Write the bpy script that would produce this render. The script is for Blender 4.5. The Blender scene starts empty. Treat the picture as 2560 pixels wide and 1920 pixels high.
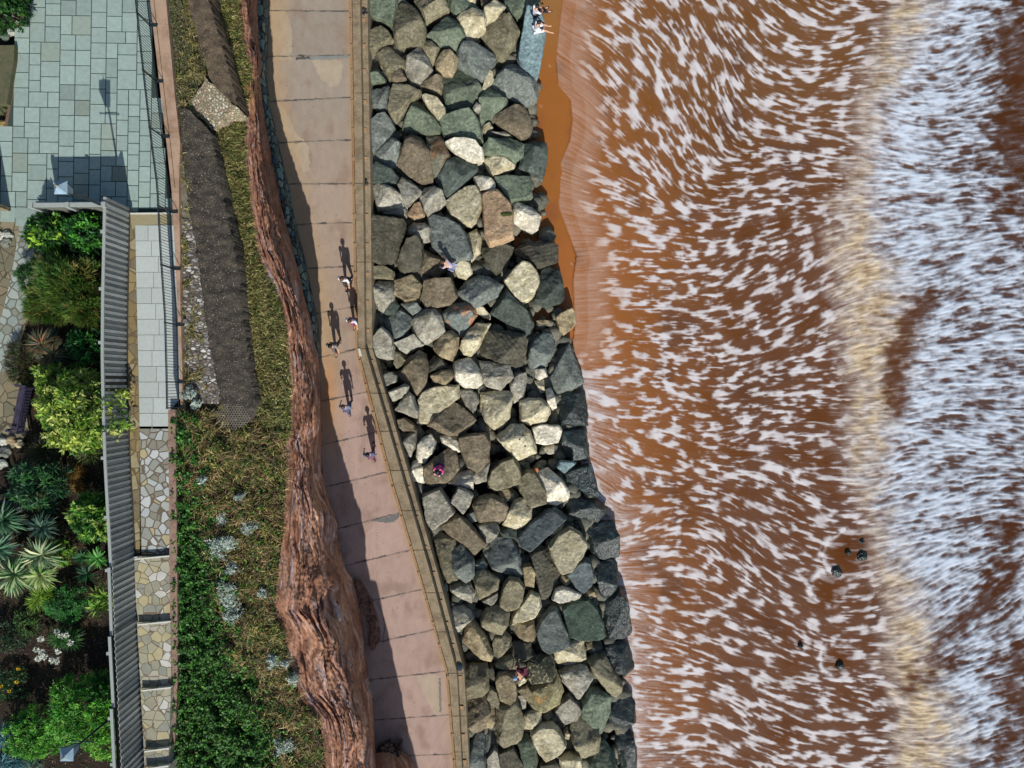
import bpy, bmesh, math, random
import numpy as np
from mathutils import Vector, Matrix, noise as mnoise
from mathutils.bvhtree import BVHTree
random.seed(7); RNG = np.random.RandomState(7)
S = bpy.context.scene; COL = S.collection
R = math.radians
# ---------------- camera, sky, sun, exposure ----------------
D = 35.5                                   # camera height over the promenade (m)
cam_d = bpy.data.cameras.new('camera'); cam = bpy.data.objects.new('camera', cam_d); COL.objects.link(cam)
cam.location = (0, 0, D); cam.rotation_euler = (0, 0, 0)
cam_d.sensor_fit = 'HORIZONTAL'; cam_d.angle = 2*math.atan(25.6/D); cam_d.clip_start = .5; cam_d.clip_end = 3000
S.camera = cam
AZ, EL = R(9.5), R(38)                     # the sun stands south, slightly east
W = bpy.data.worlds.new('World'); S.world = W; W.use_nodes = True
nt = W.node_tree; nt.nodes.clear()
sky = nt.nodes.new('ShaderNodeTexSky'); sky.sky_type = 'NISHITA'; sky.sun_disc = False
sky.sun_elevation = EL; sky.sun_rotation = math.pi - AZ
bg = nt.nodes.new('ShaderNodeBackground'); bg.inputs[1].default_value = .10
wo = nt.nodes.new('ShaderNodeOutputWorld'); nt.links.new(sky.outputs[0], bg.inputs[0]); nt.links.new(bg.outputs[0], wo.inputs[0])
sl = bpy.data.lights.new('sun', 'SUN'); sl.energy = 4.3; sl.angle = R(.5); sl.color = (1, .97, .925)
so = bpy.data.objects.new('sun', sl); COL.objects.link(so)
sundir = Vector((math.sin(AZ)*math.cos(EL), -math.cos(AZ)*math.cos(EL), math.sin(EL)))
so.rotation_euler = sundir.to_track_quat('Z', 'Y').to_euler(); so.location = (5, -30, 30)
S.view_settings.view_transform = 'Standard'; S.view_settings.look = 'None'; S.view_settings.gamma = 1
S.view_settings.exposure = .25
# ---------------- helpers ----------------
def P(u, v, z):                            # photo pixel (2560 px wide) seen at height z -> real metres
    k = (D - z)/D/50.
    return Vector(((u-1280)*k, -(v-960)*k, z))
def Pn(u, v, z):
    u, v, z = np.broadcast_arrays(np.asarray(u, float), np.asarray(v, float), np.asarray(z, float))
    k = (D - z)/D/50.
    return np.stack([(u-1280)*k, -(v-960)*k, z], -1)
def lin(c):
    c = np.asarray(c, float)/255.
    return np.where(c <= .04045, c/12.92, ((c+.055)/1.055)**2.4)
KW = 1.35
def A(r, g, b): return tuple(np.clip(lin((r, g, b))/KW, 0, .9))
def itp(v, pts):                           # pts: [(v, x), ...]
    p = np.array(pts, float); return np.interp(v, p[:, 0], p[:, 1])
def tag(o, label=None, cat=None, group=None, kind=None):
    if label: o['label'] = label
    if cat: o['category'] = cat
    if group: o['group'] = group
    if kind: o['kind'] = kind
    return o
def thing(name, loc, label, cat, group=None):
    o = bpy.data.objects.new(name, None); COL.objects.link(o); o.location = loc; o.empty_display_size = .2
    return tag(o, label, cat, group)
def npmesh(name, V, F, mat, parent=None, col=None, smooth=False, origin=None):
    V = np.asarray(V, np.float32).reshape(-1, 3); F = np.asarray(F, np.int32)
    if parent is not None:
        root = parent; off = Vector((0, 0, 0))
        while root is not None: off += root.location; root = root.parent
        V = V - np.array(off, np.float32)
    elif origin is not None: V = V - np.array(origin, np.float32)
    me = bpy.data.meshes.new(name); k = F.shape[1]; n = len(F)
    me.vertices.add(len(V)); me.vertices.foreach_set('co', V.ravel())
    me.loops.add(n*k); me.loops.foreach_set('vertex_index', F.ravel())
    me.polygons.add(n); me.polygons.foreach_set('loop_start', np.arange(0, n*k, k, dtype=np.int32))
    if smooth: me.polygons.foreach_set('use_smooth', np.ones(n, bool))
    me.update(calc_edges=True); me.validate()
    if col is not None:
        a = me.color_attributes.new('Col', 'FLOAT_COLOR', 'POINT')
        c = np.ones((len(V), 4), np.float32); c[:, :3] = np.asarray(col, np.float32).reshape(-1, 3)
        a.data.foreach_set('color', c.ravel())
    me.materials.append(mat)
    o = bpy.data.objects.new(name, me); COL.objects.link(o)
    if parent is not None: o.parent = parent
    elif origin is not None: o.location = origin
    return o
class MB:                                  # collects simple solids, then links them as ONE mesh
    def __init__(s): s.v = []; s.f = []; s.c = []
    def add(s, V, F, c=(1, 1, 1)):
        b = len(s.v); s.v += [tuple(p) for p in V]; s.c += [tuple(c)]*len(V)
        for f in F: s.f.append(tuple(b+i for i in f))
    def prism(s, poly, zt, zb, c=(1, 1, 1)):   # poly: real xy (list of Vector/tuples)
        n = len(poly)
        if sum(poly[i][0]*poly[(i+1) % n][1]-poly[(i+1) % n][0]*poly[i][1] for i in range(n)) < 0: poly = poly[::-1]
        V = [(p[0], p[1], zt if not callable(zt) else zt(p)) for p in poly] + [(p[0], p[1], zb) for p in poly]
        F = [tuple(range(n)), tuple(range(2*n-1, n-1, -1))] + [(i, n+i, n+(i+1) % n, (i+1) % n) for i in range(n)]
        s.add(V, F, c)
    def box(s, c, d, rz=0, col=(1, 1, 1), M=None):
        V = [Vector((x*d[0]/2, y*d[1]/2, z*d[2]/2)) for x in (-1, 1) for y in (-1, 1) for z in (-1, 1)]
        m = M if M is not None else Matrix.Rotation(rz, 3, 'Z')
        V = [m @ p + Vector(c) for p in V]
        s.add(V, [(0, 1, 3, 2), (4, 6, 7, 5), (0, 4, 5, 1), (2, 3, 7, 6), (0, 2, 6, 4), (1, 5, 7, 3)], col)
    def tube(s, a, b, r0, r1=None, n=8, col=(1, 1, 1)):
        a, b = Vector(a), Vector(b); r1 = r0 if r1 is None else r1
        q = (b-a).to_track_quat('Z', 'Y'); V = []
        for p, r in ((a, r0), (b, r1)):
            for i in range(n):
                t = 2*math.pi*i/n; V.append(p + q @ Vector((r*math.cos(t), r*math.sin(t), 0)))
        s.add(V, [(i, (i+1) % n, n+(i+1) % n, n+i) for i in range(n)] + [tuple(range(n-1, -1, -1)), tuple(range(n, 2*n))], col)
    def bar(s, a, b, w, h, col=(1, 1, 1)):
        a, b = Vector(a), Vector(b); d = b-a; L = d.length
        q = d.to_track_quat('X', 'Z').to_matrix(); s.box((a+b)/2, (L, w, h), col=col, M=q)
    def build(s, name, mat, parent=None, smooth=False, origin=None):
        off = Vector((0, 0, 0))
        if parent is not None:
            root = parent
            while root is not None: off += root.location; root = root.parent
        elif origin is not None: off = Vector(origin)
        me = bpy.data.meshes.new(name); me.from_pydata([tuple(Vector(p)-off) for p in s.v], [], s.f)
        a = me.color_attributes.new('Col', 'FLOAT_COLOR', 'POINT')
        c = np.ones((len(s.v), 4), np.float32); c[:, :3] = np.array(s.c, np.float32)
        a.data.foreach_set('color', c.ravel())
        if smooth: me.polygons.foreach_set('use_smooth', np.ones(len(me.polygons), bool))
        me.materials.append(mat); me.update()
        o = bpy.data.objects.new(name, me); COL.objects.link(o)
        if parent is not None: o.parent = parent
        elif origin is not None: o.location = origin
        return o
# ---- numpy noise ----
_T = np.random.RandomState(3).rand(512, 512)*2*math.pi
def perlin(x, y, seed=0):
    x = np.asarray(x, float)+seed*17.31; y = np.asarray(y, float)+seed*7.77
    xi = np.floor(x).astype(int); yi = np.floor(y).astype(int); fx = x-xi; fy = y-yi
    sx = fx*fx*fx*(fx*(fx*6-15)+10); sy = fy*fy*fy*(fy*(fy*6-15)+10)
    def g(i, j):
        a = _T[(yi+j) & 511, (xi+i) & 511]; return np.cos(a)*(fx-i)+np.sin(a)*(fy-j)
    a = g(0, 0)*(1-sx)+g(1, 0)*sx; b = g(0, 1)*(1-sx)+g(1, 1)*sx
    return (a*(1-sy)+b*sy)*1.5
def fbm(x, y, o=4, seed=0, g=.5):
    s = 0; a = 1; t = 0
    for i in range(o): s = s+a*perlin(x*2**i, y*2**i, seed+i*3); t += a; a *= g
    return s/t
def sstep(a, b, x): t = np.clip((x-a)/(b-a), 0, 1); return t*t*(3-2*t)
def mixc(a, b, t):
    t = np.asarray(t)[..., None]; return np.asarray(a)*(1-t)+np.asarray(b)*t
def inpoly(u, v, poly):
    u = np.asarray(u, float); v = np.asarray(v, float); c = np.zeros(np.broadcast(u, v).shape, bool); n = len(poly)
    for i in range(n):
        x1, y1 = poly[i]; x2, y2 = poly[(i+1) % n]
        if y1 == y2: continue
        c ^= ((y1 > v) != (y2 > v)) & (u < (x2-x1)*(v-y1)/(y2-y1)+x1)
    return c
# ---- materials ----
def M(name, base=None, attr=False, mul=None, n1=None, n2=None, rand=0., rough=.85, spec=.3, bump=None, vor=None, extra=None, metal=0.):
    """base colour | vertex colour; mul=(scale,lo,hi[,detail]) mottling; n1/n2=(scale,colour,lo,hi,stretch) blended patches;
    vor=(scale, gap, gapcolour, [cell colours], stretch) stones in mortar; bump=[(scale,strength,dist)]"""
    m = bpy.data.materials.new(name); m.use_nodes = True; t = m.node_tree; N = t.nodes; L = t.links; N.clear()
    out = N.new('ShaderNodeOutputMaterial'); b = N.new('ShaderNodeBsdfPrincipled'); L.new(b.outputs[0], out.inputs[0])
    b.inputs['Roughness'].default_value = rough; b.inputs['Specular IOR Level'].default_value = spec; b.inputs['Metallic'].default_value = metal
    geo = N.new('ShaderNodeNewGeometry'); pos = geo.outputs['Position']
    def coords(st=None):
        if st is None: return pos
        mp = N.new('ShaderNodeMapping'); mp.inputs['Scale'].default_value = st[:3]
        if len(st) > 3: mp.inputs['Rotation'].default_value = (0, 0, st[3])
        L.new(pos, mp.inputs[0]); return mp.outputs[0]
    def noise(sc, det=6, st=None, ro=.6):
        n = N.new('ShaderNodeTexNoise'); n.inputs['Scale'].default_value = sc; n.inputs['Detail'].default_value = det
        n.inputs['Roughness'].default_value = ro; L.new(coords(st), n.inputs['Vector']); return n.outputs['Fac']
    def ramp(x, lo, hi, a=0., c=1.):
        r = N.new('ShaderNodeMapRange'); r.inputs[1].default_value = lo; r.inputs[2].default_value = hi
        r.inputs[3].default_value = a; r.inputs[4].default_value = c; L.new(x, r.inputs[0]); return r.outputs[0]
    def mix(f, a, c, mode='MIX'):
        x = N.new('ShaderNodeMix'); x.data_type = 'RGBA'; x.blend_type = mode
        if isinstance(f, float): x.inputs[0].default_value = f
        else: L.new(f, x.inputs[0])
        for s_, val in ((6, a), (7, c)):
            if isinstance(val, tuple): x.inputs[s_].default_value = (*val[:3], 1)
            else: L.new(val, x.inputs[s_])
        return x.outputs[2]
    if attr:
        at = N.new('ShaderNodeAttribute'); at.attribute_name = 'Col'; c = at.outputs['Color']
    else: c = tuple(base or (.5, .5, .5))
    hs = []
    if vor:
        sc, gap, gc, cells = vor[:4]; st = vor[4] if len(vor) > 4 else None
        wv = N.new('ShaderNodeTexNoise'); wv.inputs['Scale'].default_value = sc*.9; L.new(coords(st), wv.inputs['Vector'])
        ad = N.new('ShaderNodeMix'); ad.data_type = 'VECTOR'; ad.inputs[0].default_value = .16/sc*1.2
        L.new(coords(st), ad.inputs[4]); L.new(wv.outputs['Color'], ad.inputs[5])
        va = N.new('ShaderNodeTexVoronoi'); va.feature = 'F1'; va.voronoi_dimensions = '3D'; va.inputs['Scale'].default_value = sc
        vb = N.new('ShaderNodeTexVoronoi'); vb.feature = 'DISTANCE_TO_EDGE'; vb.voronoi_dimensions = '3D'; vb.inputs['Scale'].default_value = sc
        L.new(ad.outputs[1], va.inputs['Vector']); L.new(ad.outputs[1], vb.inputs['Vector'])
        cr = N.new('ShaderNodeValToRGB'); cr.color_ramp.interpolation = 'CONSTANT'
        el = cr.color_ramp.elements
        while len(el) < len(cells): el.new(.5)
        for i, cc in enumerate(cells): el[i].position = i/len(cells); el[i].color = (*cc[:3], 1)
        sp = N.new('ShaderNodeSeparateColor'); L.new(va.outputs['Color'], sp.inputs[0]); L.new(sp.outputs[0], cr.inputs[0])
        e = ramp(vb.outputs['Distance'], gap*.6, gap)
        c = mix(e, tuple(gc), cr.outputs[0]); hs.append((e, .5, .015))
    for k in (n1, n2):
        if k:
            st = k[4] if len(k) > 4 else None
            c = mix(ramp(noise(k[0], 7, st), k[2], k[3]), c, tuple(k[1]))
    if rand:
        oi = N.new('ShaderNodeObjectInfo'); c = mix(1.0, c, ramp2(N, L, oi.outputs['Random'], 1-rand, 1+rand), 'MULTIPLY')
    if mul:
        st = mul[4] if len(mul) > 4 else None
        f = ramp(noise(mul[0], mul[3] if len(mul) > 3 else 8, st, .7), .25, .75, mul[1], mul[2])
        cc = N.new('ShaderNodeCombineColor')
        for i in range(3): L.new(f, cc.inputs[i])
        c = mix(1.0, c, cc.outputs[0], 'MULTIPLY')
    if isinstance(c, tuple): b.inputs['Base Color'].default_value = (*c[:3], 1)
    else: L.new(c, b.inputs['Base Color'])
    prev = None
    for item in (bump or []):
        sc, stg, dist = item[:3]; st = item[3] if len(item) > 3 else None
        hs.append((noise(sc, 10, st, .65), stg, dist))
    for h, stg, dist in hs:
        bn = N.new('ShaderNodeBump'); bn.inputs['Strength'].default_value = stg; bn.inputs['Distance'].default_value = dist
        L.new(h, bn.inputs['Height'])
        if prev: L.new(prev, bn.inputs['Normal'])
        prev = bn.outputs[0]
    if prev: L.new(prev, b.inputs['Normal'])
    if extra: extra(N, L, b)
    return m
def ramp2(N, L, x, a, b):
    r = N.new('ShaderNodeMapRange'); r.inputs[3].default_value = a; r.inputs[4].default_value = b; L.new(x, r.inputs[0])
    cc = N.new('ShaderNodeCombineColor')
    for i in range(3): L.new(r.outputs[0], cc.inputs[i])
    return cc.outputs[0]
def loft(name, left, right, vs, nt_, zf, colf, mat, kind='structure', smooth=True, disp=None, tp=None):
    vs = np.asarray(vs, float); t = np.linspace(0, 1, nt_) if tp is None else tp
    V, T = np.meshgrid(vs, t, indexing='ij')
    l = np.interp(V, *zip(*left)); r = np.interp(V, *zip(*right)); U = l+(r-l)*T
    Z = zf(U, V, T) if callable(zf) else np.full(U.shape, float(zf))
    X = Pn(U, V, Z)
    if disp is not None: X = X + disp(U, V, T, X)
    n, m = U.shape; I = np.arange(n*m).reshape(n, m)
    F = np.stack([I[:-1, :-1], I[1:, :-1], I[1:, 1:], I[:-1, 1:]], -1).reshape(-1, 4)
    C = colf(U, V, T) if colf else None
    o = npmesh(name, X.reshape(-1, 3), F, mat, col=None if C is None else C.reshape(-1, 3), smooth=smooth)
    if kind: o['kind'] = kind
    return o
# ---- key lines of the place, (row, column) in the photograph ----
GUT = [(-200, 869), (0, 872), (480, 881), (870, 888), (1200, 973), (1440, 1046), (1680, 1114), (1920, 1133), (2120, 1148)]
PAR = [(-200, 878), (0, 881), (480, 888), (870, 896), (1200, 982), (1440, 1053), (1680, 1121), (1920, 1141), (2120, 1156)]
LED = [(-200, 898), (0, 900), (480, 908), (870, 912), (1200, 1008), (1440, 1078), (1680, 1142), (1920, 1155), (2120, 1170)]
BASE = [(-300, 676), (0, 672), (90, 668), (140, 667), (200, 665), (260, 672), (300, 680), (350, 692), (400, 703), (440, 713), (480, 722), (540, 733), (600, 748),
        (660, 763), (720, 775), (780, 788), (840, 795), (880, 797), (960, 800), (1018, 804), (1076, 806), (1134, 803), (1192, 808), (1220, 815), (1250, 825),
        (1307, 845), (1365, 849), (1423, 865), (1440, 880), (1480, 892), (1540, 905), (1600, 912), (1660, 918), (1700, 922), (1740, 932), (1800, 935), (1870, 939), (1920, 944), (2150, 980)]
GRS = [(-300, 575), (0, 595), (100, 603), (145, 620), (175, 625), (240, 618), (290, 608), (400, 612), (480, 617), (540, 630), (625, 640), (697, 668), (740, 690), (798, 705),
       (856, 714), (914, 716), (960, 719), (1061, 728), (1105, 711), (1162, 716), (1249, 711), (1336, 708), (1394, 699), (1483, 690), (1527, 686), (1585, 713), (1642, 719),
       (1700, 739), (1743, 748), (1773, 777), (1800, 800), (1873, 809), (1920, 812), (2150, 850)]
COPR = [(-300, 395), (0, 415), (240, 437), (355, 450), (480, 447), (620, 450), (760, 451), (940, 456), (1022, 456), (1023, 438), (1200, 440), (1440, 443), (1700, 444), (1850, 437), (1920, 431), (2150, 415)]
COPL = [(-300, 352), (0, 375), (240, 402), (355, 416), (480, 429), (620, 437), (760, 443), (940, 449), (1022, 452), (1023, 420), (1200, 422), (1440, 424), (1700, 427), (1850, 422), (1920, 420), (2150, 404)]
def sw(a): return [(y, x) for y, x in a]
def zlip(v): return np.interp(v, [-300, 900, 1250, 1500, 2150], [5.0, 5.0, 5.8, 6.4, 6.6])
ZP, ZW = 6.4, 6.6                          # heights of the plaza and of the walkway
# ================= sea =================
ZS = -3.0
SHORE = [(-400, 1400), (0, 1405), (80, 1395), (150, 1388), (215, 1395), (250, 1425), (300, 1430), (350, 1424), (400, 1402), (450, 1391), (520, 1396), (600, 1426), (640, 1440),
         (700, 1432), (760, 1434), (820, 1436), (870, 1430), (900, 1420), (1000, 1430), (1100, 1440), (1200, 1462), (1300, 1490), (1400, 1520), (1550, 1545), (1750, 1560), (2000, 1560), (2300, 1580)]
ROCKEDGE = [(740, 1436), (860, 1440), (900, 1445), (955, 1460), (1000, 1466), (1060, 1468), (1090, 1466), (1150, 1473), (1236, 1497), (1268, 1516), (1310, 1520), (1380, 1546), (1400, 1540), (1440, 1546),
            (1480, 1548), (1500, 1556), (1580, 1577), (1600, 1568), (1650, 1580), (1680, 1560), (1720, 1575), (1750, 1588), (1810, 1588), (1830, 1586), (1920, 1592), (2100, 1600)]
st = 2.1
us = np.arange(1344, 2640, st); vs = np.arange(-60, 1980, st)
SU, SV = np.meshgrid(us, vs)
def flow_field():
    cp = [(1495,163,45,1),(1740,54,72,1),(1957,54,35,1),(2120,163,-22,1),(2038,300,12,1),(1468,488,35,1),(1495,760,-8,1),(1560,600,12,.8),(1650,400,62,.6),(1750,300,80,.8),(1850,500,-15,.6),
          (1440,100,20,1),(1440,480,10,1),(1450,640,-30,.7),(1900,705,-35,1),(2010,814,-30,1),(1430,950,4,1),(1522,1117,45,1),(1480,1000,12,1),(1500,1250,60,.8),(1604,1290,-40,1),(1848,1090,-20,.7),(1902,1252,32,1),(1848,1388,52,1),
          (1631,1442,-12,1),(1740,1714,22,1),(1600,1650,4,1),(1620,1850,-12,1),(2000,1500,28,1),(2050,1000,0,1),(1700,900,10,.2),(1850,1800,25,1),(1700,1550,32,1),(1660,1050,10,.2),
          (2300,300,10,1),(2300,700,-12,1),(2450,1100,8,1),(2250,1300,-12,1),(2400,1500,-40,1),(2500,1700,-20,1),(2200,1500,-25,1),(2200,900,-15,1),(2450,200,-20,1),(2150,1800,10,1),(1580,900,0,.6),(2350,1000,-5,1)]
    a = np.zeros(SU.shape); b = a.copy(); w = a.copy(); l = a.copy()
    for x, y, g, ln in cp:
        k = 1/(((SU-x)**2+(SV-y)**2)+16000)**1.6
        a += k*math.cos(2*R(g)); b += k*math.sin(2*R(g)); l += k*ln; w += k
    th = .5*np.arctan2(b, a)+.28*fbm(SU/170, SV/170, 2, 11)
    return np.cos(th), np.sin(th), l/w
DX, DY, LN = flow_field(); LN = LN*(1+.5*np.exp(-((SU-1440)/90)**2))
def bil(Fld, x, y):
    x = np.clip((x-us[0])/st, 0, Fld.shape[1]-1.001); y = np.clip((y-vs[0])/st, 0, Fld.shape[0]-1.001)
    xi = x.astype(int); yi = y.astype(int); fx = x-xi; fy = y-yi
    return (Fld[yi, xi]*(1-fx)+Fld[yi, xi+1]*fx)*(1-fy)+(Fld[yi+1, xi]*(1-fx)+Fld[yi+1, xi+1]*fx)*fy
def lic(Fld, L, n=9):
    acc = Fld.copy(); wt = 1.
    for sgn in (-1, 1):
        x, y = SU.copy(), SV.copy(); px, py = DX*sgn, DY*sgn
        for i in range(n):
            h = L/n
            dx, dy = bil(DX, x, y), bil(DY, x, y); s = np.where(dx*px+dy*py < 0, -1, 1); dx *= s; dy *= s
            x = x+dx*h; y = y+dy*h; px, py = dx, dy
            acc += bil(Fld, x, y)
        wt += n
    return acc/wt
wx = SU+26*fbm(SU/70, SV/70, 3, 5); wy = SV+26*fbm(SU/70, SV/70, 3, 9)
def ridge(x, y, s, seed, k, o=3): return np.clip(1-np.abs(fbm(x/s, y/s, o, seed))*k, 0, 1)
w2x = SU+9*fbm(SU/22, SV/22, 3, 6); w2y = SV+9*fbm(SU/22, SV/22, 3, 10)
wx = SU+12*fbm(SU/40, SV/40, 3, 5); wy = SV+12*fbm(SU/40, SV/40, 3, 9)
_J = np.random.RandomState(12).rand(256, 256, 2)
def voro(x, y, sc, o_=0):
    x = x/sc+o_; y = y/sc+o_*1.7; xi = np.floor(x).astype(int); yi = np.floor(y).astype(int); f1 = np.full(x.shape, 9.); f2 = f1.copy()
    for i in (-1, 0, 1):
        for j in (-1, 0, 1):
            q = _J[(yi+j) & 255, (xi+i) & 255]; d = np.hypot(xi+i+q[..., 0]-x, yi+j+q[..., 1]-y); f2 = np.minimum(f2, np.maximum(f1, d)); f1 = np.minimum(f1, d)
    return f2-f1
wid = .17+.22*fbm(SU/50, SV/50, 3, 36)
cellA = np.clip(1-voro(w2x+7*fbm(SU/12, SV/12, 2, 37), w2y+7*fbm(SU/12, SV/12, 2, 38), 31, 3)/wid.clip(.05), 0, 1)**.8
cellB = np.clip(1-voro(w2x, w2y, 16, 11)/(wid*1.15).clip(.05), 0, 1)**.8
cellC = ridge(wx, wy, 12, 3, 4.0, 2)**1.3
patch = .28+.78*sstep(-.3, .35, fbm(SU/48, SV/48, 3, 31))*(.7+.3*sstep(-.3, .3, fbm(SU/190, SV/190, 2, 32)))
blot = sstep(.08, .42, fbm(w2x/15, w2y/15, 3, 21))
fleck = sstep(.10, .34, fbm(SU/9, SV/9, 2, 24))
cell0 = np.clip(1-voro(wx+12*fbm(SU/20, SV/20, 3, 47), wy+12*fbm(SU/20, SV/20, 3, 48), 66, 23)/(wid*.8).clip(.04), 0, 1)**.7
src = np.clip(.75*cell0*sstep(.25, .8, patch)+.8*cellA*(.6+.55*patch)+.65*cellB*(.2+.9*patch)+.45*fleck*(.2+.9*patch)+.38*blot*(.15+1.0*patch), 0, 1.3)
grain = RNG.rand(*SU.shape)
flowed = .5*lic(src, 1.5+6*LN, 4)+.5*lic(src, 4+19*LN, 9)
fil = np.clip(1-voro(w2x*.7+6*fbm(SU/9, SV/9, 2, 39), w2y*1.25+6*fbm(SU/9, SV/9, 2, 40), 21, 17)/.085, 0, 1)*sstep(-.2, .35, fbm(SU/36, SV/26, 3, 87))
fil = lic(fil, 5+0*LN, 3)*1.6
fine = lic(grain, 5+20*LN, 8); fine = (fine-fine.mean())/fine.std()
fine2 = lic(np.clip(ridge(wx, wy, 22, 41, 4.6, 3), 0, 1), 4+7*LN, 5)
fine3 = .5*lic(np.clip(ridge(w2x, w2y, 40, 43, 5.6, 4), 0, 1), 3+8*LN, 5)+.6*lic(np.clip(1-voro(w2x*.75, w2y*1.2, 17, 19)/.3, 0, 1), 4+9*LN, 5)
holes_ = lic(sstep(.10, .42, fbm(wx/26, wy/15, 2, 83)), 5+10*LN, 5)
def blob(x, y, rx, ry, a=0):
    c, s = math.cos(R(a)), math.sin(R(a)); dx = SU-x; dy = SV-y
    return np.exp(-(((dx*c+dy*s)/rx)**2+((-dx*s+dy*c)/ry)**2))
surfL = itp(SV, [(-100, 2260), (0, 2230), (120, 2190), (250, 2150), (400, 2120), (600, 2090), (800, 2100), (1000, 2125), (1150, 2120), (1300, 2170), (1500, 2210), (1700, 2230), (2000, 2240)])+30*fbm(SU*0+3, SV/140, 2, 97)
whiteL = itp(SV, [(-100, 2400), (0, 2330), (120, 2270), (200, 2225), (350, 2180), (500, 2165), (620, 2180), (700, 2245), (850, 2265), (1000, 2225), (1200, 2180), (1350, 2220), (1500, 2290), (1650, 2330), (1800, 2380), (2000, 2420)])
wob = 70*fbm(SU/80, SV/50, 4, 51)+20*fine*.4
surf = sstep(-45, 45, SU-surfL+.8*wob); wht = sstep(-60, 80, SU-whiteL+wob)
# open darker water on the seaward side
dark = 1.6*blob(2590, 330, 110, 180, 12)+.9*blob(2540, 90, 55, 110)+.35*blob(2440, 90, 80, 100)+.95*np.exp(-((np.hypot((SU-2440)/1.0, (SV-960)/1.35)-205)/42)**2)*sstep(2370, 2300, SU)*sstep(690, 740, SV)*sstep(1090, 1000, SV)\
    +.8*blob(2375, 735, 55, 30, -30)+.85*blob(2550, 1740, 80, 190, -10)+.8*blob(2400, 1560, 40, 130, 45)+.7*blob(2510, 1330, 60, 60, 40)+.55*blob(2490, 1460, 45, 90, 10)+.7*blob(2310, 1700, 45, 120, 60)+.5*blob(2470, 1880, 90, 60)+.45*blob(2540, 1180, 40, 120)
dark = np.clip(dark*(1+.5*fbm(SU/30, SV/22, 3, 62))+.5*fbm(SU/45, SV/36, 3, 61)*sstep(.03, .4, dark), 0, 1)
# calmer patches of the wash
calm = .6*blob(1900, 1310, 110, 55, 20)+.5*blob(1690, 740, 22, 70)+.55*blob(2010, 1470, 110, 50, 15)+.45*blob(1880, 1520, 160, 55, 10)+.6*blob(2050, 570, 60, 90)+.5*blob(1930, 1650, 110, 45, 20)+.35*blob(1700, 1480, 60, 40)+.5*blob(2110, 1100, 70, 260)+.4*blob(1640, 1180, 60, 60)
rich = .5*blob(1850, 300, 260, 200)+.45*blob(1800, 420, 160, 70, -20)+.35*blob(1600, 200, 120, 200)+.3*blob(2000, 250, 120, 180)+.3*blob(1700, 1750, 200, 130)+.3*blob(1950, 1800, 130, 60, 30)
def box(Fd, r):
    P_ = np.pad(Fd, r+1, mode='edge'); c = P_.cumsum(0).cumsum(1); k = 2*r+1; h_, w_ = Fd.shape
    return (c[k:k+h_, k:k+w_]-c[:h_, k:k+w_]-c[k:k+h_, :w_]+c[:h_, :w_])/k**2
def norm(Fd, r):
    m_ = box(box(Fd, r), r); v_ = np.sqrt(box(box((Fd-m_)**2, r), r)+1e-4); return (Fd-m_)/v_
tn = norm(flowed, 9); dens_ = box(flowed, 14)
cover = 1.0*(.62+.5*sstep(.15, .5, dens_))*(1+.30*rich-.55*calm)
F1 = .68*sstep(.10-1.2*(cover-.75), 1.75-1.2*(cover-.75), tn+.12*fine)*(1+.55*fbm(SU/34, SV/34, 3, 64)).clip(.4, 1.25)+.32*sstep(-.7, 2.4, tn+.2*fine+.6*fbm(SU/22, SV/22, 2, 65))
foam = F1*(.72+.26*sstep(.2, .55, dens_))*(1-.25*calm)+(.03*sstep(-1, 2.2, fine)+.04*sstep(.2, .5, dens_))*(1-F1)*sstep(1380, 1560, SU)
hole = holes_*(.5+.5*sstep(-.2, .3, fbm(SU/110, SV/110, 2, 85)))
t2 = norm(.5*fine2+.8*fine3+.30*fil+.02*fine, 7)
sf = .64+.04*fine+.15*t2+.40*fbm(SU/60, SV/40, 4, 71)+.22*fil
t2 = norm(.5*fine2+.8*fine3+.30*fil+.02*fine, 7)
wf = .56+.17*sstep(240, 20, SU-whiteL)+.215*t2+.75*fbm(SU/80, SV/50, 4, 81)-1.0*hole
wf = wf*(1-.22*sstep(60, 0, SU-whiteL))
foam = foam*(1-surf)+np.clip(sf, 0, 1)*surf
wf = np.where(wf > .6, .6+.36*np.tanh((wf-.6)/.45), wf)
foam = foam*(1-wht)+np.clip(wf, .05, 1)*wht
foam *= 1-.93*sstep(.05, .95, dark+.45*(.45-foam)+.10*fine)
# swash: thin film creeping up the sand, with its two soft fronts
dsh = SU-itp(SV, SHORE)
film = sstep(0, 5, dsh)*(1-sstep(40, 120, dsh))*(1-sstep(840, 960, SV))
foam = np.maximum(foam*sstep(15, 90, dsh+60*sstep(850, 1000, SV)*3), film*(.30+.10*fine+.12*sstep(34, 38, dsh)-.08*sstep(0, 30, dsh)))
drk = SU-itp(SV, ROCKEDGE)
ed = sstep(-.25, .3, fbm(SU/25, SV/25, 3, 93))*np.exp(-(np.abs(drk-4)/(5+5*fbm(SU/30, SV/30, 2, 91)+4))**2)*sstep(840, 900, SV)
lap = np.exp(-np.clip(drk, 0, None)/55)*sstep(860, 960, SV)*(.42+.24*fine+.3*(fine2-.4))
foam = np.clip(np.maximum(foam, np.maximum(ed*.85, lap)), 0, 1)
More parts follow.
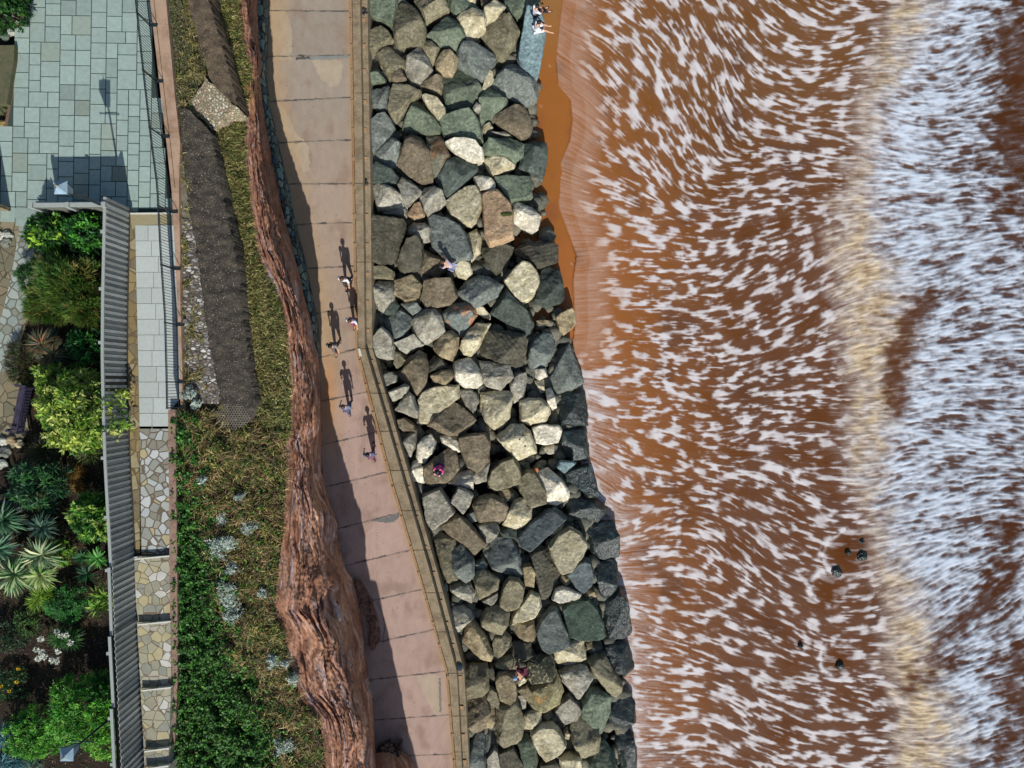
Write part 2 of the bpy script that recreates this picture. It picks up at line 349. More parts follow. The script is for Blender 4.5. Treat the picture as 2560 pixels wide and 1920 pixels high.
# eddies of foam curling round the drowned rocks
for x, y, r in ((2128, 1385, 62), (2095, 1650, 40), (2075, 1470, 45)):
    rr = np.hypot((SU-x)/1.15, SV-y); ring = np.exp(-((rr-r*(1+.15*fbm(SU/40, SV/40, 2, 95)))/5)**2)*sstep(-.5*r, .6*r, -(SU-x)+.25*abs(SV-y))
    foam = np.clip(foam*(1-.75*np.exp(-(rr/(r*.85))**4))+.8*ring*sstep(-.45, .2, fbm(SU/18, SV/18, 2, 98)), 0, 1)
wat = mixc(A(150, 88, 26), A(100, 54, 8), sstep(1500, 1900, SU+50*fbm(SU/200, SV/200, 3, 15)))
wat = mixc(wat, A(122, 78, 28), sstep(700, 100, SV)*.7)
wat = mixc(wat, A(72, 38, 14), np.clip(sstep(2050, 2450, SU)*.85, 0, 1))
wat = mixc(wat, A(164, 102, 54), (1-sstep(0, 190, dsh))*.85*(1-sstep(900, 1000, SV)))
wat = mixc(wat, A(84, 44, 12), .6*sstep(.1, .5, fbm(SU/150, SV/150, 4, 17))[...])
fc = mixc(A(226, 220, 218), A(228, 206, 170), surf*(1-wht)*(.55+.45*sstep(.2, -.2, fbm(SU/50, SV/40, 3, 72))))
fc = mixc(fc, A(222, 234, 246), wht)
fc = mixc(fc, A(205, 168, 140), (1-sstep(40, 170, dsh))*(1-sstep(860, 960, SV))*.7)
SC = mixc(wat, fc, foam)
hz = ZS+.05*(foam-.4)*surf+.02*(foam-.4)*wht+.012*(foam-.4)
hz = hz+.16*np.exp(-((SU-whiteL)/70)**2)
XS = Pn(SU, SV, 0*SU+ZS); XS[..., 2] = np.where((SU > us[-3]) | (SV < vs[2]) | (SV > vs[-3]), ZS, hz)
n, m = SU.shape; I = np.arange(n*m).reshape(n, m)
Fq = np.stack([I[:-1, :-1], I[1:, :-1], I[1:, 1:], I[:-1, 1:]], -1)
keep = (dsh[:-1, :-1] > -1)
Fq = Fq[keep]
Xf = XS.reshape(-1, 3); Cf = SC.reshape(-1, 3)
r0, r1, t0, b0 = XS[0, -1], XS[-1, -1], XS[0, 0], XS[-1, 0]
ex = np.array([[r0[0], 600, ZS], [900, 600, ZS], [900, r0[1], ZS], [900, r1[1], ZS], [900, -600, ZS], [r1[0], -600, ZS], [t0[0]+1.1, 600, ZS], [t0[0]+1.1, t0[1], ZS], [b0[0]+4, b0[1], ZS], [b0[0]+4, -600, ZS]])
e0 = len(Xf); q = lambda *a: list(a)
nr, br = m-1, n*m-1
Fx = np.array([[nr, e0+2, e0+1, e0+0], [br, e0+3, e0+2, nr], [e0+5, e0+4, e0+3, br], [e0+7, nr, e0+0, e0+6], [e0+9, e0+5, br, e0+8]])
Xf = np.vstack([Xf, ex]); Cf = np.vstack([Cf, np.tile(np.array([A(100, 56, 24)]), (10, 1))])
sea_m = M('sea_water', attr=True, rough=.55, spec=.06, bump=[(2.2, .12, .03), (9, .12, .012)])
sea = npmesh('sea', Xf, np.vstack([Fq, Fx]), sea_m, col=Cf, smooth=True); sea['kind'] = 'structure'
# ================= wet sand =================
sand_m = M('wet_sand', attr=True, rough=.45, spec=.2, mul=(14, .93, 1.06), bump=[(6, .15, .02), (45, .1, .004)])
def sandcol(U, V, T):
    c = mixc(A(162, 100, 44), A(172, 104, 54), sstep(500, 800, V)); c = mixc(c, A(160, 112, 62), sstep(220, 0, V))
    c = mixc(c, A(150, 90, 48), sstep(0, .5, fbm(U/60, V/90, 4, 5)))
    sp = (RNG.rand(*U.shape) > .997)[..., None]*.25
    return c*(1-sp)+sp*np.array(A(235, 210, 190))
loft('sand', [(-9000, 800), (-400, 800), (2400, 1000), (9000, 1000)], [(-9000, 1760), (2400, 1760), (9000, 1760)], np.concatenate([[-9000, -3000, -800], np.arange(-200, 2200, 5), [2800, 5000, 9000]]), 180,
     lambda U, V, T: -3.16+.158*sstep(1500, 1390, U)+.03*fbm(U/90, V/90, 3, 2), sandcol, sand_m)
# ================= cliff, slope, promenade =================
cliff_m = M('red_sandstone', attr=True, rough=.9, spec=.15, mul=(9, .55, 1.45, 12, (1, .3, 1)), bump=[(5, .5, .08, (1, .25, 1)), (28, .45, .025)])
def cliffcol(U, V, T):
    w = T*5+.8*fbm(T*3, V/160, 3, 3); n1_ = fbm(w*2.2, V/230, 4, 1); n2_ = fbm(w*7, V/120, 4, 2)
    c = mixc(A(146, 102, 80), A(186, 138, 108), sstep(-.3, .35, n1_)); c = mixc(c, A(214, 172, 146), sstep(.05, .4, n2_))
    c = mixc(c, A(122, 84, 74), sstep(0, .5, fbm(w*4, V/90, 4, 6)))
    c = mixc(c, A(182, 168, 170), sstep(.16, .38, fbm(w*5, V/200, 4, 9))*.8)
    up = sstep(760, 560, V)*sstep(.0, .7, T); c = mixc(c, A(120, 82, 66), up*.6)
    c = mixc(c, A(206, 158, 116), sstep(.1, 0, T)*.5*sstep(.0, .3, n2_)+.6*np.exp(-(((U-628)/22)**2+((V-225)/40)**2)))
    c = mixc(c, A(60, 40, 32), sstep(.26, .5, fbm(U/9, V/22, 4, 13))*.75); c = c*(1+.35*fbm(U/6, V/9, 3, 14)[..., None])  # dark crevice shade painted into the rock colour, then random mottling
    return c
def clz(U, V, T):
    k = np.interp(V, [0, 335, 517, 723, 927, 1293, 1463, 1582, 1784, 1863, 2150], [3.2, 4.0, 3.4, 4.6, 5, 4.3, 4.3, 4.6, 8, 9, 9])
    z = zlip(V)*(1-T**k)+.0
    led = fbm(T*9+1.3*fbm(T*3, V/150, 2, 4), V/300, 3, 8)
    en = np.clip(np.sin(np.pi*T), 0, 1)**.6
    z = z+.09*fbm(U/5, V/6, 3, 29)*en+.50*led*en+.36*(np.abs(fbm(T*13+V/400+.5*fbm(U/40, V/60, 2, 5), V/190, 4, 18))-.2)*en+.12*fbm(U/8, V/60, 4, 19)*en
    return z
cv = np.concatenate([np.arange(-300, 2150, 3.5)])
FW = [(-300, 24), (0, 24), (90, 20), (140, 14), (300, 13), (400, 20), (480, 22), (560, 19), (640, 17), (760, 15), (840, 9), (890, 0), (2200, 0)]
BASEC = [(float(v), float(np.interp(v, *zip(*BASE))-np.interp(v, *zip(*FW)))) for v in range(-300, 2151, 10)]
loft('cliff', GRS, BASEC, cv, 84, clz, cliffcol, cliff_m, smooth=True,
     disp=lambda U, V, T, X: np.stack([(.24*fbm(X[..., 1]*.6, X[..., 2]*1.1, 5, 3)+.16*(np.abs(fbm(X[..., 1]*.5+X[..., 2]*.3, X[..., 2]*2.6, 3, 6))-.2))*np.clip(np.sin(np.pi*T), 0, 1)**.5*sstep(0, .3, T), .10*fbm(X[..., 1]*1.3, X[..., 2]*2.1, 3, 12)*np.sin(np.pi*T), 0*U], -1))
# the cliff runs on below the picture and swings out over the path as a buttress
bm_ = [(1820, 944, 1000), (1850, 946, 1020), (1875, 950, 1046), (1920, 952, 1060), (1990, 960, 1076), (2110, 990, 1096), (2230, 1010, 1118), (2350, 1030, 1150), (2600, 1060, 1200)]
rows = []; ks = np.linspace(0, 1, 26)
for j, k in enumerate(np.linspace(1862, 2600, 60)):
    xr = np.interp(k, [1862, 1900, 1995, 2108, 2224, 2340, 2600], [992, 1030, 1046, 1072, 1092, 1124, 1190])
    ht = np.interp(k, [1862, 1895, 1925, 2600], [.5, 3.6, 7.6, 7.9])
    for i, s_ in enumerate(ks):            # foot on the path -> top -> back into the hill
        if s_ < .6: z = ht*(s_/.6); off = 26*(s_/.6)**2*.6+7*fbm(k/40, z*.9, 3, 4)
        else: z = ht+.25*fbm(k/30, s_*9, 3, 7); off = 26*.6+(s_-.6)/.4*230
        rows.append(((xr-off-1280)/50+.12*fbm(k/14, z*2, 3, 9), -(k-960)/50+.1*fbm(k/18, z*2+9, 3, 2), z-.02))
Xb = np.array(rows); I = np.arange(60*26).reshape(60, 26)
Fb = np.stack([I[:-1, :-1], I[1:, :-1], I[1:, 1:], I[:-1, 1:]], -1).reshape(-1, 4)
tt, kk = np.meshgrid(ks, np.arange(60)*12)
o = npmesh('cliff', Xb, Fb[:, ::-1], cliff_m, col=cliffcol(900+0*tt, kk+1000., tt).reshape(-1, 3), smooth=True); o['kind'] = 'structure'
# masonry foot of the cliff: a low strip of blue-green algae-stained stones
foot_m = M('algae_masonry', rough=.8, spec=.25, vor=(3.6, .09, A(48, 52, 50), [A(92, 118, 116), A(116, 140, 132), A(78, 98, 104), A(140, 148, 130), A(100, 104, 92)], (1, .7, 1)), mul=(7, .6, 1.25), bump=[(14, .5, .03)])
FL = [(float(v), float(np.interp(v, *zip(*BASEC)))-4) for v in range(-100, 906, 10)]
FR = [(v, np.interp(v, *zip(*BASE))+3) for v in range(-100, 906, 20)]
loft('cliff_foot', FL, FR, np.arange(-100, 900, 6), 8, lambda U, V, T: .85*(1-T**3)+.12*fbm(U/9, V/14, 3, 4), None, foot_m)
# promenade
JR = [(-86, -84), (26, 28), (141, 138), (254, 243), (357, 349), (460, 459), (561, 556), (671, 665), (784, 766), (894, 873), (1003, 980), (1112, 1080), (1217, 1180), (1321, 1282), (1414, 1375), (1509, 1473), (1611, 1574), (1700, 1678), (1800, 1787), (1893, 1885), (1990, 1985)]
def pathcol(U, V, T):
    l = itp(V, BASE); g = itp(V, GUT)
    tt = np.clip((U-np.maximum(l, 0))/(g-l), 0, 1)
    c = mixc(A(166, 154, 138), A(180, 158, 138), sstep(150, 620, V)); c = mixc(c, A(188, 160, 146), sstep(800, 1050, V))
    idx = np.zeros(U.shape, int); jd = np.full(U.shape, 99.)
    wob_ = 1.6*fbm(U/14, V/14, 3, 3)
    for i, (a, b) in enumerate(JR):
        yl = a+(b-a)*tt; idx += (V > yl); jd = np.minimum(jd, np.abs(V-yl+wob_))
    sh = np.random.RandomState(5).uniform(.93, 1.06, 40)[idx]; c = c*sh[..., None]
    c = mixc(c, A(150, 124, 106), .55*sstep(0, .5, fbm(U/50, V/60, 4, 4)))
    pale = A(192, 176, 150)
    for pl in ([(778, 150), (853, 150), (856, 190), (846, 216), (825, 216), (800, 196), (790, 168)], [(684, 262), (706, 262), (738, 330), (772, 365), (774, 425), (758, 430), (735, 380), (696, 330)],
               [(680, 20), (712, 26), (730, 70), (728, 150), (700, 152), (682, 145)], [(1040, 1690), (1100, 1688), (1106, 1790), (1085, 1788)]):
        m_ = inpoly(U+5*fbm(U/16, V/16, 3, 7), V+5*fbm(U/16, V/16, 3, 8), pl); c = mixc(c, pale, m_*.75)
    edge = sstep(.09, 0, 1-tt); c = mixc(c, A(188, 160, 124), edge*.4)
    sandy = sstep(70, 20, U-l+14*fbm(U/30, V/40, 3, 2))*sstep(1250, 1000, V); c = mixc(c, A(190, 160, 122), sandy*.7)
    c = mixc(c, A(200, 140, 88), np.exp(-(((U-822)/16)**2+((V-990)/95)**2))*.7)
    jw = 1.1+1.6*sstep(.1, .5, fbm(U/25, V/25, 3, 33))
    c = mixc(c, A(84, 82, 78), sstep(jw+.9, jw-.4, jd)*(.5+.5*sstep(-.3, .1, fbm(U/30, V/12, 2, 35))))
    for pl, cc in (([(738, 143), (775, 141), (775, 147), (738, 149)], A(74, 74, 74)), ([(775, 141), (872, 138), (872, 144), (775, 150)], A(140, 146, 142)),
                   ([(925, 1303), (1000, 1284), (998, 1294), (985, 1305), (965, 1308), (945, 1304)], A(112, 116, 114)), ([(1096, 1695), (1102, 1694), (1104, 1780), (1099, 1782)], A(128, 126, 120))):
        m_ = inpoly(U+2.5*fbm(U/6, V/6, 2, 17), V+2.5*fbm(U/6, V/6, 2, 18), pl); c = mixc(c, cc, m_*.9)
    ck = np.abs(U-np.interp(V, [1504, 1530, 1560, 1600], [942, 955, 963, 957]))*(1+9*((V < 1504) | (V > 1600)))
    c = mixc(c, A(92, 80, 74), sstep(2.2, .6, ck+fbm(U/8, V/8, 2, 3))*.8)
    c = c*(1+.12*fbm(U/3.1, V/3.1, 2, 44)[..., None]+.14*fbm(U/16, V/30, 4, 45)[..., None])
    dots = (fbm(U/6, V/6, 2, 61) > .62) & (U < l+110); c = mixc(c, A(96, 70, 56), dots*.8)
    return c
path_m = M('promenade_concrete', attr=True, rough=.9, spec=.2, mul=(55, .88, 1.1), bump=[(40, .25, .006)])
BL = [(v, x-40) for v, x in BASE]
loft('path', BL, [(v, x+4) for v, x in GUT], np.arange(-200, 2120, 1.8), 130, lambda U, V, T: 0*U, pathcol, path_m)
# slope between the walkway wall and the cliff edge
slope_m = M('slope_earth', attr=True, rough=.95, spec=.1, mul=(6, .6, 1.25), bump=[(8, .6, .06)])
def slz(U, V, T):
    z0 = np.where(V > 1023, 6.62, 6.36); return z0+(zlip(V)-.0-z0)*T**1.3+(.12*fbm(U/22, V/22, 4, 3)+.40*fbm(U/60, V/70, 2, 8)*(V > 1050))*np.sin(np.pi*T)
def slc(U, V, T):
    c = mixc(A(112, 96, 70), A(78, 76, 48), sstep(-.2, .3, fbm(U/25, V/25, 4, 3)))
    c = mixc(c, A(150, 112, 84), sstep(.85, 1, T+.2*fbm(U/12, V/12, 3, 5))*.8)
    c = mixc(c, A(146, 140, 124), sstep(.1, .5, fbm(U/9, V/9, 3, 6))*sstep(330, 200, V)*sstep(.6, .3, T))
    c = mixc(c, A(46, 40, 28), sstep(1020, 1080, V)*.9)  # ground painted darker for the deep shade beneath the undergrowth
    return c
loft('slope', COPR, GRS, np.arange(-300, 2150, 6), 50, slz, slc, slope_m)
# ================= sea wall =================
conc_m = M('weathered_concrete', base=A(158, 140, 112), n1=(2.2, A(120, 104, 80), .42, .7), n2=(16, A(205, 192, 160), .56, .72), mul=(30, .75, 1.2), bump=[(25, .5, .012), (90, .3, .004)])
kerb_m = M('rusty_kerb', base=A(174, 142, 104), n1=(1.3, A(156, 112, 70), .5, .66, (1, .25, 1)), n2=(9, A(120, 98, 72), .55, .7), mul=(30, .75, 1.2), bump=[(22, .5, .015)])
rust_m = M('rusty_plate', base=A(164, 128, 92), n1=(14, A(186, 160, 126), .45, .65), rough=.9, bump=[(60, .4, .004)])
wallt = thing('sea_wall', P(1000, 1200, 0), 'weathered concrete sea wall with a lower rust-stained ledge along the promenade', 'sea wall')
def strip(mb, lA, lB, z, zb, v0, v1, step=30, gaps=(), gw=.9, cf=None):
    ys = sorted(set([v0, v1]+[g for g in gaps if v0 < g < v1])); segs = list(zip(ys[:-1], ys[1:]))
    for a, b in segs:
        k = max(1, int((b-a)/step)); yy = np.linspace(a+gw, b-gw, k+1); c = cf() if cf else (1, 1, 1)
        for y0, y1 in zip(yy[:-1], yy[1:]):
            kinks = [y0]+[q for q in (870, 1680) if y0 < q < y1]+[y1]
            for p0, p1 in zip(kinks[:-1], kinks[1:]):
                poly = [P(itp(p0, lA), p0, z), P(itp(p1, lA), p1, z), P(itp(p1, lB), p1, z), P(itp(p0, lB), p0, z)]
                mb.prism([(p.x, p.y) for p in poly], z, zb, c)
G1 = [10, 232, 458, 655, 872, 983, 1078, 1176, 1277, 1375, 1482, 1580, 1683, 1790, 1880]
mb = MB(); strip(mb, PAR, LED, .62, -.3, -200, 2110, 30, G1, .8); mb.build('parapet', conc_m, wallt)
def off(l, d): return [(y, x+d) for y, x in l]
mb = MB(); strip(mb, off(LED, 3.5), off(LED, 18.5), .12, -3.3, -200, 2110, 30, G1, .6); mb.build('ledge', conc_m, wallt)
mb = MB(); strip(mb, GUT, off(PAR, -2.2), .10, -.3, -200, 2110, 30, G1, .3); mb.build('kerb', kerb_m, wallt)
mb = MB(); strip(mb, off(PAR, -3.4), off(PAR, -1.6), .17, .0, -200, 2110, 30); mb.build('rusty_pipe', rust_m, wallt)
for k, v in enumerate([-20, 45, 110, 173, 250, 320, 392, 464, 535, 608, 681, 751, 822, 900, 960, 1030, 1112, 1152, 1215, 1290, 1365, 1430, 1500, 1555, 1610, 1690, 1765, 1835, 1900]):
    for l, z in ((off(GUT, 4.5), .14), (off(LED, 8), .15)):
        u = itp(v, l); mb = MB(); s = 8.5 if l[0][1] > 880 else 7
        mb.prism([(p.x, p.y) for p in (P(u-s/2, v, z), P(u-s/2, v+9, z), P(u+s/2, v+9, z), P(u+s/2, v, z))], z+random.uniform(.0, .03), z-.1); mb.build('bracket', rust_m, wallt)
# two chain shackles on the ledge, a blue one on the lower bend, a pale plate on the parapet corner
iron_m = M('dark_iron', base=(.02, .02, .022), rough=.5, spec=.5)
for (u, v, m_, nm, lab) in ((909, 28, iron_m, 'mooring_shackle', 'black iron shackle on the sea wall ledge at the top of the photo'), (910, 455, iron_m, 'mooring_shackle', 'black iron shackle on the sea wall ledge above the bend in the wall')):
    mb = MB(); c0 = P(u, v, .2)
    for i in range(10):
        a, b = i/10*2*math.pi, (i+1)/10*2*math.pi
        mb.tube(c0+Vector((.09*math.cos(a), .14*math.sin(a), 0)), c0+Vector((.09*math.cos(b), .14*math.sin(b), 0)), .028, n=6)
    mb.tube(c0+Vector((-.16, .1, .0)), c0+Vector((.16, .06, 0)), .03); mb.tube(c0+Vector((-.1, -.12, .0)), c0+Vector((.22, -.1, 0)), .025); mb.tube(c0+Vector((0, .14, -.08)), c0+Vector((.02, -.2, .02)), .03)
    tag(mb.build(nm, m_, None, origin=c0), lab, 'shackle', 'iron shackles on the sea wall ledge')
cloth_m = M('blue_cloth', base=A(46, 66, 84), mul=(20, .5, 1.3), rough=.9, bump=[(12, .6, .04)])
bmx = bmesh.new(); bmesh.ops.create_icosphere(bmx, subdivisions=3, radius=1)
for v_ in bmx.verts: v_.co = Vector((v_.co.x*.15, v_.co.y*.17, v_.co.z*.07))*(1+.35*mnoise.noise(v_.co*3)); v_.co.z += .02
me = bpy.data.meshes.new('folded_cloth'); bmx.to_mesh(me); bmx.free(); me.materials.append(cloth_m)
o = bpy.data.objects.new('folded_cloth', me); COL.objects.link(o); o.location = P(1149, 1668, .17); tag(o, 'crumpled dark blue cloth lying on the ledge at the lower bend of the wall', 'cloth')
white_m = M('white_paint', base=A(225, 220, 205), mul=(20, .85, 1.05))
mb = MB(); pl = [P(u, v, .66) for u, v in ((895, 872), (900, 871), (905, 890), (899, 891))]; mb.prism([(p.x, p.y) for p in pl], .665, .60)
tag(mb.build('painted_plate', white_m, None, origin=pl[0]), 'small white painted plate on the parapet where the sea wall bends', 'plate')
# ================= upper walls, plaza and walkway =================
land_m = M('dark_soil', base=A(56, 47, 40), n1=(1.2, A(82, 68, 52), .5, .75), n2=(9, A(40, 34, 26), .5, .7), mul=(20, .6, 1.3), rough=.95, spec=.1, bump=[(12, .6, .04)])
mb = MB()
def poly_px(pts, z): return [(P(u, v, z).x, P(u, v, z).y) for u, v in pts]
gl = [(int(v), itp(v, COPL)) for v in np.arange(-200, 2121, 40)]
rightedge = [(x+4, v) for v, x in gl]
pl = poly_px(rightedge, 6.2); top = [(-220, pl[0][1]+200), (pl[0][0]-8, pl[0][1]+200)]
mb.prism([(-220, 220), (pl[0][0], 220)]+pl+[(pl[-1][0], -260), (-220, -260)], 6.2, -4)
tag(mb.build('garden_soil', land_m), kind='structure')
coping_m = M('brown_coping', base=A(186, 156, 130), n1=(1.6, A(158, 128, 104), .45, .65), n2=(22, A(200, 180, 150), .6, .72), mul=(18, .8, 1.15), bump=[(20, .4, .01)])
wt = thing('retaining_wall', P(440, 900, 6), 'pinkish brown coped retaining wall beside the black railing and steps', 'wall')
mb = MB(); strip(mb, [(v, x) for v, x in COPL], [(v, x) for v, x in COPR], 6.62, 4.2, -200, 1022, 24, [60, 190, 330, 480, 610, 760, 900], .3)
mb.build('coping', coping_m, wt)
parapet2_m = M('lichened_wall', base=A(158, 128, 110), n1=(5, A(124, 100, 90), .45, .65), n2=(26, A(205, 190, 170), .62, .7), mul=(25, .75, 1.2), bump=[(18, .5, .02)])
mb = MB(); strip(mb, [(v, x) for v, x in COPL], [(v, x) for v, x in COPR], 6.95, 4.2, 1024, 2100, 22, [], 0)
mb.build('rendered_wall', parapet2_m, wt)
dark_m = M('dark_seam', base=A(70, 52, 42))
mb = MB(); strip(mb, off(COPL, 9), off(COPL, 10.2), 6.626, 6.6, -200, 470, 24); mb.build('coping_seam', dark_m, wt)
# plaza slabs
slab_m = M('grey_slabs', attr=True, rough=.85, spec=.25, mul=(5, .80, 1.16, 12), n1=None, bump=[(60, .25, .004)])
mort_m = M('dark_mortar', base=A(62, 76, 68), mul=(12, .7, 1.2))
PLZ = [(58, -200), (56, 72), (48, 75), (50, 118), (40, 150), (42, 190), (38, 225), (28, 232), (26, 268), (16, 305), (-2, 350), (-10, 420), (-60, 540), (36, 548), (110, 548), (260, 540), (330, 532), (432, 532), (425, 480), (400, 300), (372, 0), (350, -200)]
W0 = [P(u, v, ZP) for u, v in PLZ]
mb = MB(); mb.prism([(p.x, p.y) for p in W0], ZP-.012, ZP-.3); tag(mb.build('plaza_bed', mort_m), kind='structure')
unit = .1575; ca, sa = math.cos(R(.9)), math.sin(R(.9))
occ = np.zeros((130, 60), bool); mb = MB(); rr = random.Random(4)
org = P(-75, -215, ZP)
for j in range(130):
    for i in range(60):
        if occ[j, i]: continue
        r = 0
        while i+r < 60 and not occ[j, i+r] and r < 12: r += 1
        ws = [w for w in (3, 4, 4, 4, 5) if (r-w == 0 or r-w >= 3)] or [r]
        w = rr.choice(ws); h = rr.choice((3, 4, 4, 4, 5)); occ[j:j+h, i:i+w] = True
        x0, y0 = i*unit, -j*unit; x1, y1 = (i+w)*unit, -(j+h)*unit; g = .018
        pts = [(x0+g, y0-g), (x1-g, y0-g), (x1-g, y1+g), (x0+g, y1+g)]
        pts = [(org.x+x*ca+y*sa, org.y-x*sa+y*ca) for x, y in pts]
        cx, cy = sum(p[0] for p in pts)/4, sum(p[1] for p in pts)/4
        if not inpoly(cx, cy, [(p.x, p.y) for p in W0]): continue
        b = rr.gauss(1, .055); cc = np.array(A(158, 176, 166)) if rr.random() < .93 else np.array(A(152, 166, 152))
        if rr.random() < .05: b *= .8
        mb.prism(pts, ZP+rr.uniform(0, .003), ZP-.05, tuple(cc*b))
tag(mb.build('plaza', slab_m), kind='structure')
# walkway with pale slabs, stone margin, then crazy-paved steps rising southward
FB = [(520, 324), (532, 325), (683, 320), (827, 318), (960, 318), (1134, 324), (1391, 338), (1550, 344), (1715, 353), (1868, 361), (1960, 366), (2100, 372)]   # foot of the long fence
crazy1 = [A(190, 196, 192), A(160, 160, 146), A(176, 180, 172), A(186, 174, 134), A(182, 190, 188), A(142, 140, 124), A(200, 204, 202), A(154, 156, 146)]
crazy2 = [A(172, 168, 142), A(158, 156, 134), A(182, 178, 158), A(150, 152, 138), A(186, 176, 136), A(205, 204, 192)]
crz_m = M('crazy_paving', vor=(3.3, .08, A(112, 100, 84), crazy1), mul=(7, .88, 1.08), bump=[(50, .3, .004)])
crz2_m = M('mossy_crazy_paving', vor=(3.1, .045, A(120, 104, 84), crazy2), mul=(3, .8, 1.12), bump=[(50, .3, .004)])
marg_m = M('stone_margin', vor=(2.3, .05, A(112, 96, 70), [A(158, 138, 92), A(140, 122, 84), A(166, 154, 120), A(130, 118, 90)]), mul=(5, .7, 1.15), bump=[(30, .4, .01)])
FBx = [(v, x-3) for v, x in FB]
def area(name, mat, l, r, v0, v1, z, zb=6.0):
    mb = MB(); ys = np.linspace(v0, v1, max(2, int((v1-v0)/40)+2))
    pl = [P(itp(y, l), y, z) for y in ys]+[P(itp(y, r), y, z) for y in ys[::-1]]
    mb.prism([(p.x, p.y) for p in pl], z, zb); o = mb.build(name, mat); o['kind'] = 'structure'; return o
area('walkway_bed', M('walkway_mortar', base=A(134, 130, 112), mul=(9, .8, 1.1)), FBx, off(COPL, 1), 532, 1070, ZW-.012)
area('stone_margin', marg_m, FBx, [(532, 344), (560, 338), (700, 340), (960, 346), (1070, 349)], 534, 1384, ZW-.004)
wslab_m = M('pale_slabs', attr=True, rough=.85, mul=(8, .88, 1.1), bump=[(60, .25, .004)])
mb = MB(); v = 563; rr = random.Random(9)
SP = [362, 371, 388, 376, 371, 381, 390, 377, 372, 383, 388, 375, 372, 388, 380]; k = 0
while v < 1062:
    l0, l1 = itp(v, [(560, 338), (700, 341), (960, 347), (1070, 349)]), itp(v+39, [(560, 338), (700, 341), (960, 347), (1070, 349)])
    s = SP[k % len(SP)]+8; k += 1; e0_, e1_ = itp(v, COPL), itp(v+39, COPL)
    for a0, a1, b0_, b1_ in ((l0, l1, s-.7, s-.7), (s+.7, s+.7, e0_, e1_)):
        pts = poly_px([(a0, v+.6), (b0_, v+.4), (b1_, v+38.4), (a1, v+38.6)], ZW); b = rr.gauss(1, .04)
        mb.prism(pts, ZW, ZW-.05, tuple(np.array(A(188, 196, 190))*b))
    v += 39.2
pts = poly_px([(326, 537), (425, 534), (427, 556), (400, 560), (342, 564), (330, 575)], ZW-.002); mb.prism(pts, ZW-.003, ZW-.05, A(160, 150, 116))
tag(mb.build('walkway', wslab_m), kind='structure')
area('crazy_paving', crz_m, [(1066, 349), (1384, 354)], off(COPL, 1), 1066, 1386, ZW)
nose_m = M('pale_step_edge', base=A(222, 222, 208), mul=(12, .85, 1.05), bump=[(40, .3, .006)])
SL = [(1380, 338), (1392, 337), (1550, 344), (1715, 353), (1868, 361), (1920, 364), (2100, 372)]
SV_ = [(532, 331, 419), (1392, 0, 0), (1556, 0, 0), (1721, 0, 0), (1873, 0, 0), (1917, 0, 0)]
zz = ZW
for i, (v0, xa, xb) in enumerate(SV_):
    z = ZW if i == 0 else ZW+.2*i
    v1 = SV_[i+1][0] if i+1 < len(SV_) else 2080
    if i: area('step', crz2_m, off(SL, -2), off(COPL, 1), v0, v1+4, z, 6.0)
    l, r = (itp(v0, SL), itp(v0, COPL)+1) if i else (325, 431)
    pl = poly_px([(l, v0+4.5), (r, v0-3.5), (r, v0), (l, v0+8)] if i else [(l, v0), (r, v0-1), (r, v0+3), (l, v0+4)], z+.012)
    mb = MB(); mb.prism(pl, z+.014, z-.15); tag(mb.build('step_nosing', nose_m), kind='structure')
# ================= long board fence =================
board_m = M('silvered_boards', attr=True, rough=.85, spec=.2, mul=(7, .75, 1.2, 9, (1, 1, .3)), bump=[(9, .5, .02, (3, 3, .5))])
rail_m = M('grey_rail', base=A(165, 172, 165), mul=(12, .8, 1.1), bump=[(40, .3, .004)])
ft = thing('board_fence', P(320, 1000, 6.4), 'long weathered grey fence of upright boards between the garden and the walkway', 'fence')
segs = [(519, 1391, 0), (1391, 1550, .12), (1550, 1715, .25), (1715, 1868, .38), (1868, 2090, .5)]
rr = random.Random(12); mb = MB(); cap = []
for v0, v1, dz in segs:
    zb = ZW+dz-.15; zt = ZW+1.62+dz*1.05; y = v0
    a = P(itp(v0, FB), v0, ZW+dz); n_b = int((v1-v0)/7.35)
    for k in range(n_b):
        va, vb = v0+(v1-v0)*k/n_b, v0+(v1-v0)*(k+1)/n_b
        p, q = P(itp(va, FB), va, ZW+dz), P(itp(vb, FB), vb, ZW+dz); d = (q-p); p2 = p+d*.06; q2 = p+d*.94
        o_ = -.03*(k % 2); c = np.array(A(168, 170, 164))*rr.gauss(1, .13); c = c*(.80 if k % 2 else 1.1)
        tk = .022; nrm = Vector((-d.y, d.x, 0)).normalized()
        V = [p2+nrm*o_, q2+nrm*o_, q2+nrm*(o_-tk), p2+nrm*(o_-tk)]
        zt_ = zt+rr.uniform(-.012, .0)
        mb.add([(x.x, x.y, zt_) for x in V]+[(x.x, x.y, zb) for x in V], [(0, 1, 2, 3), (7, 6, 5, 4), (0, 4, 5, 1), (1, 5, 6, 2), (2, 6, 7, 3), (3, 7, 4, 0)], tuple(c))
    cap.append((v0, v1, zt, zb))
mb.build('board_panel', board_m, ft)
back_m = M('fence_backing', base=A(74, 72, 64), mul=(9, .7, 1.2))
mb = MB()
for v0, v1, zt, zb in cap:
    for va, vb in zip(np.linspace(v0, v1, 8)[:-1], np.linspace(v0, v1, 8)[1:]):
        p, q = P(itp(va, FB), va, ZW), P(itp(vb, FB), vb, ZW); p = Vector((p.x-.06, p.y, 0)); q = Vector((q.x-.06, q.y, 0))
        mb.bar(p+Vector((0, 0, zt+.02)), q+Vector((0, 0, zt+.02)), .11, .05)
mb.build('top_rail', rail_m, ft)
mb = MB()
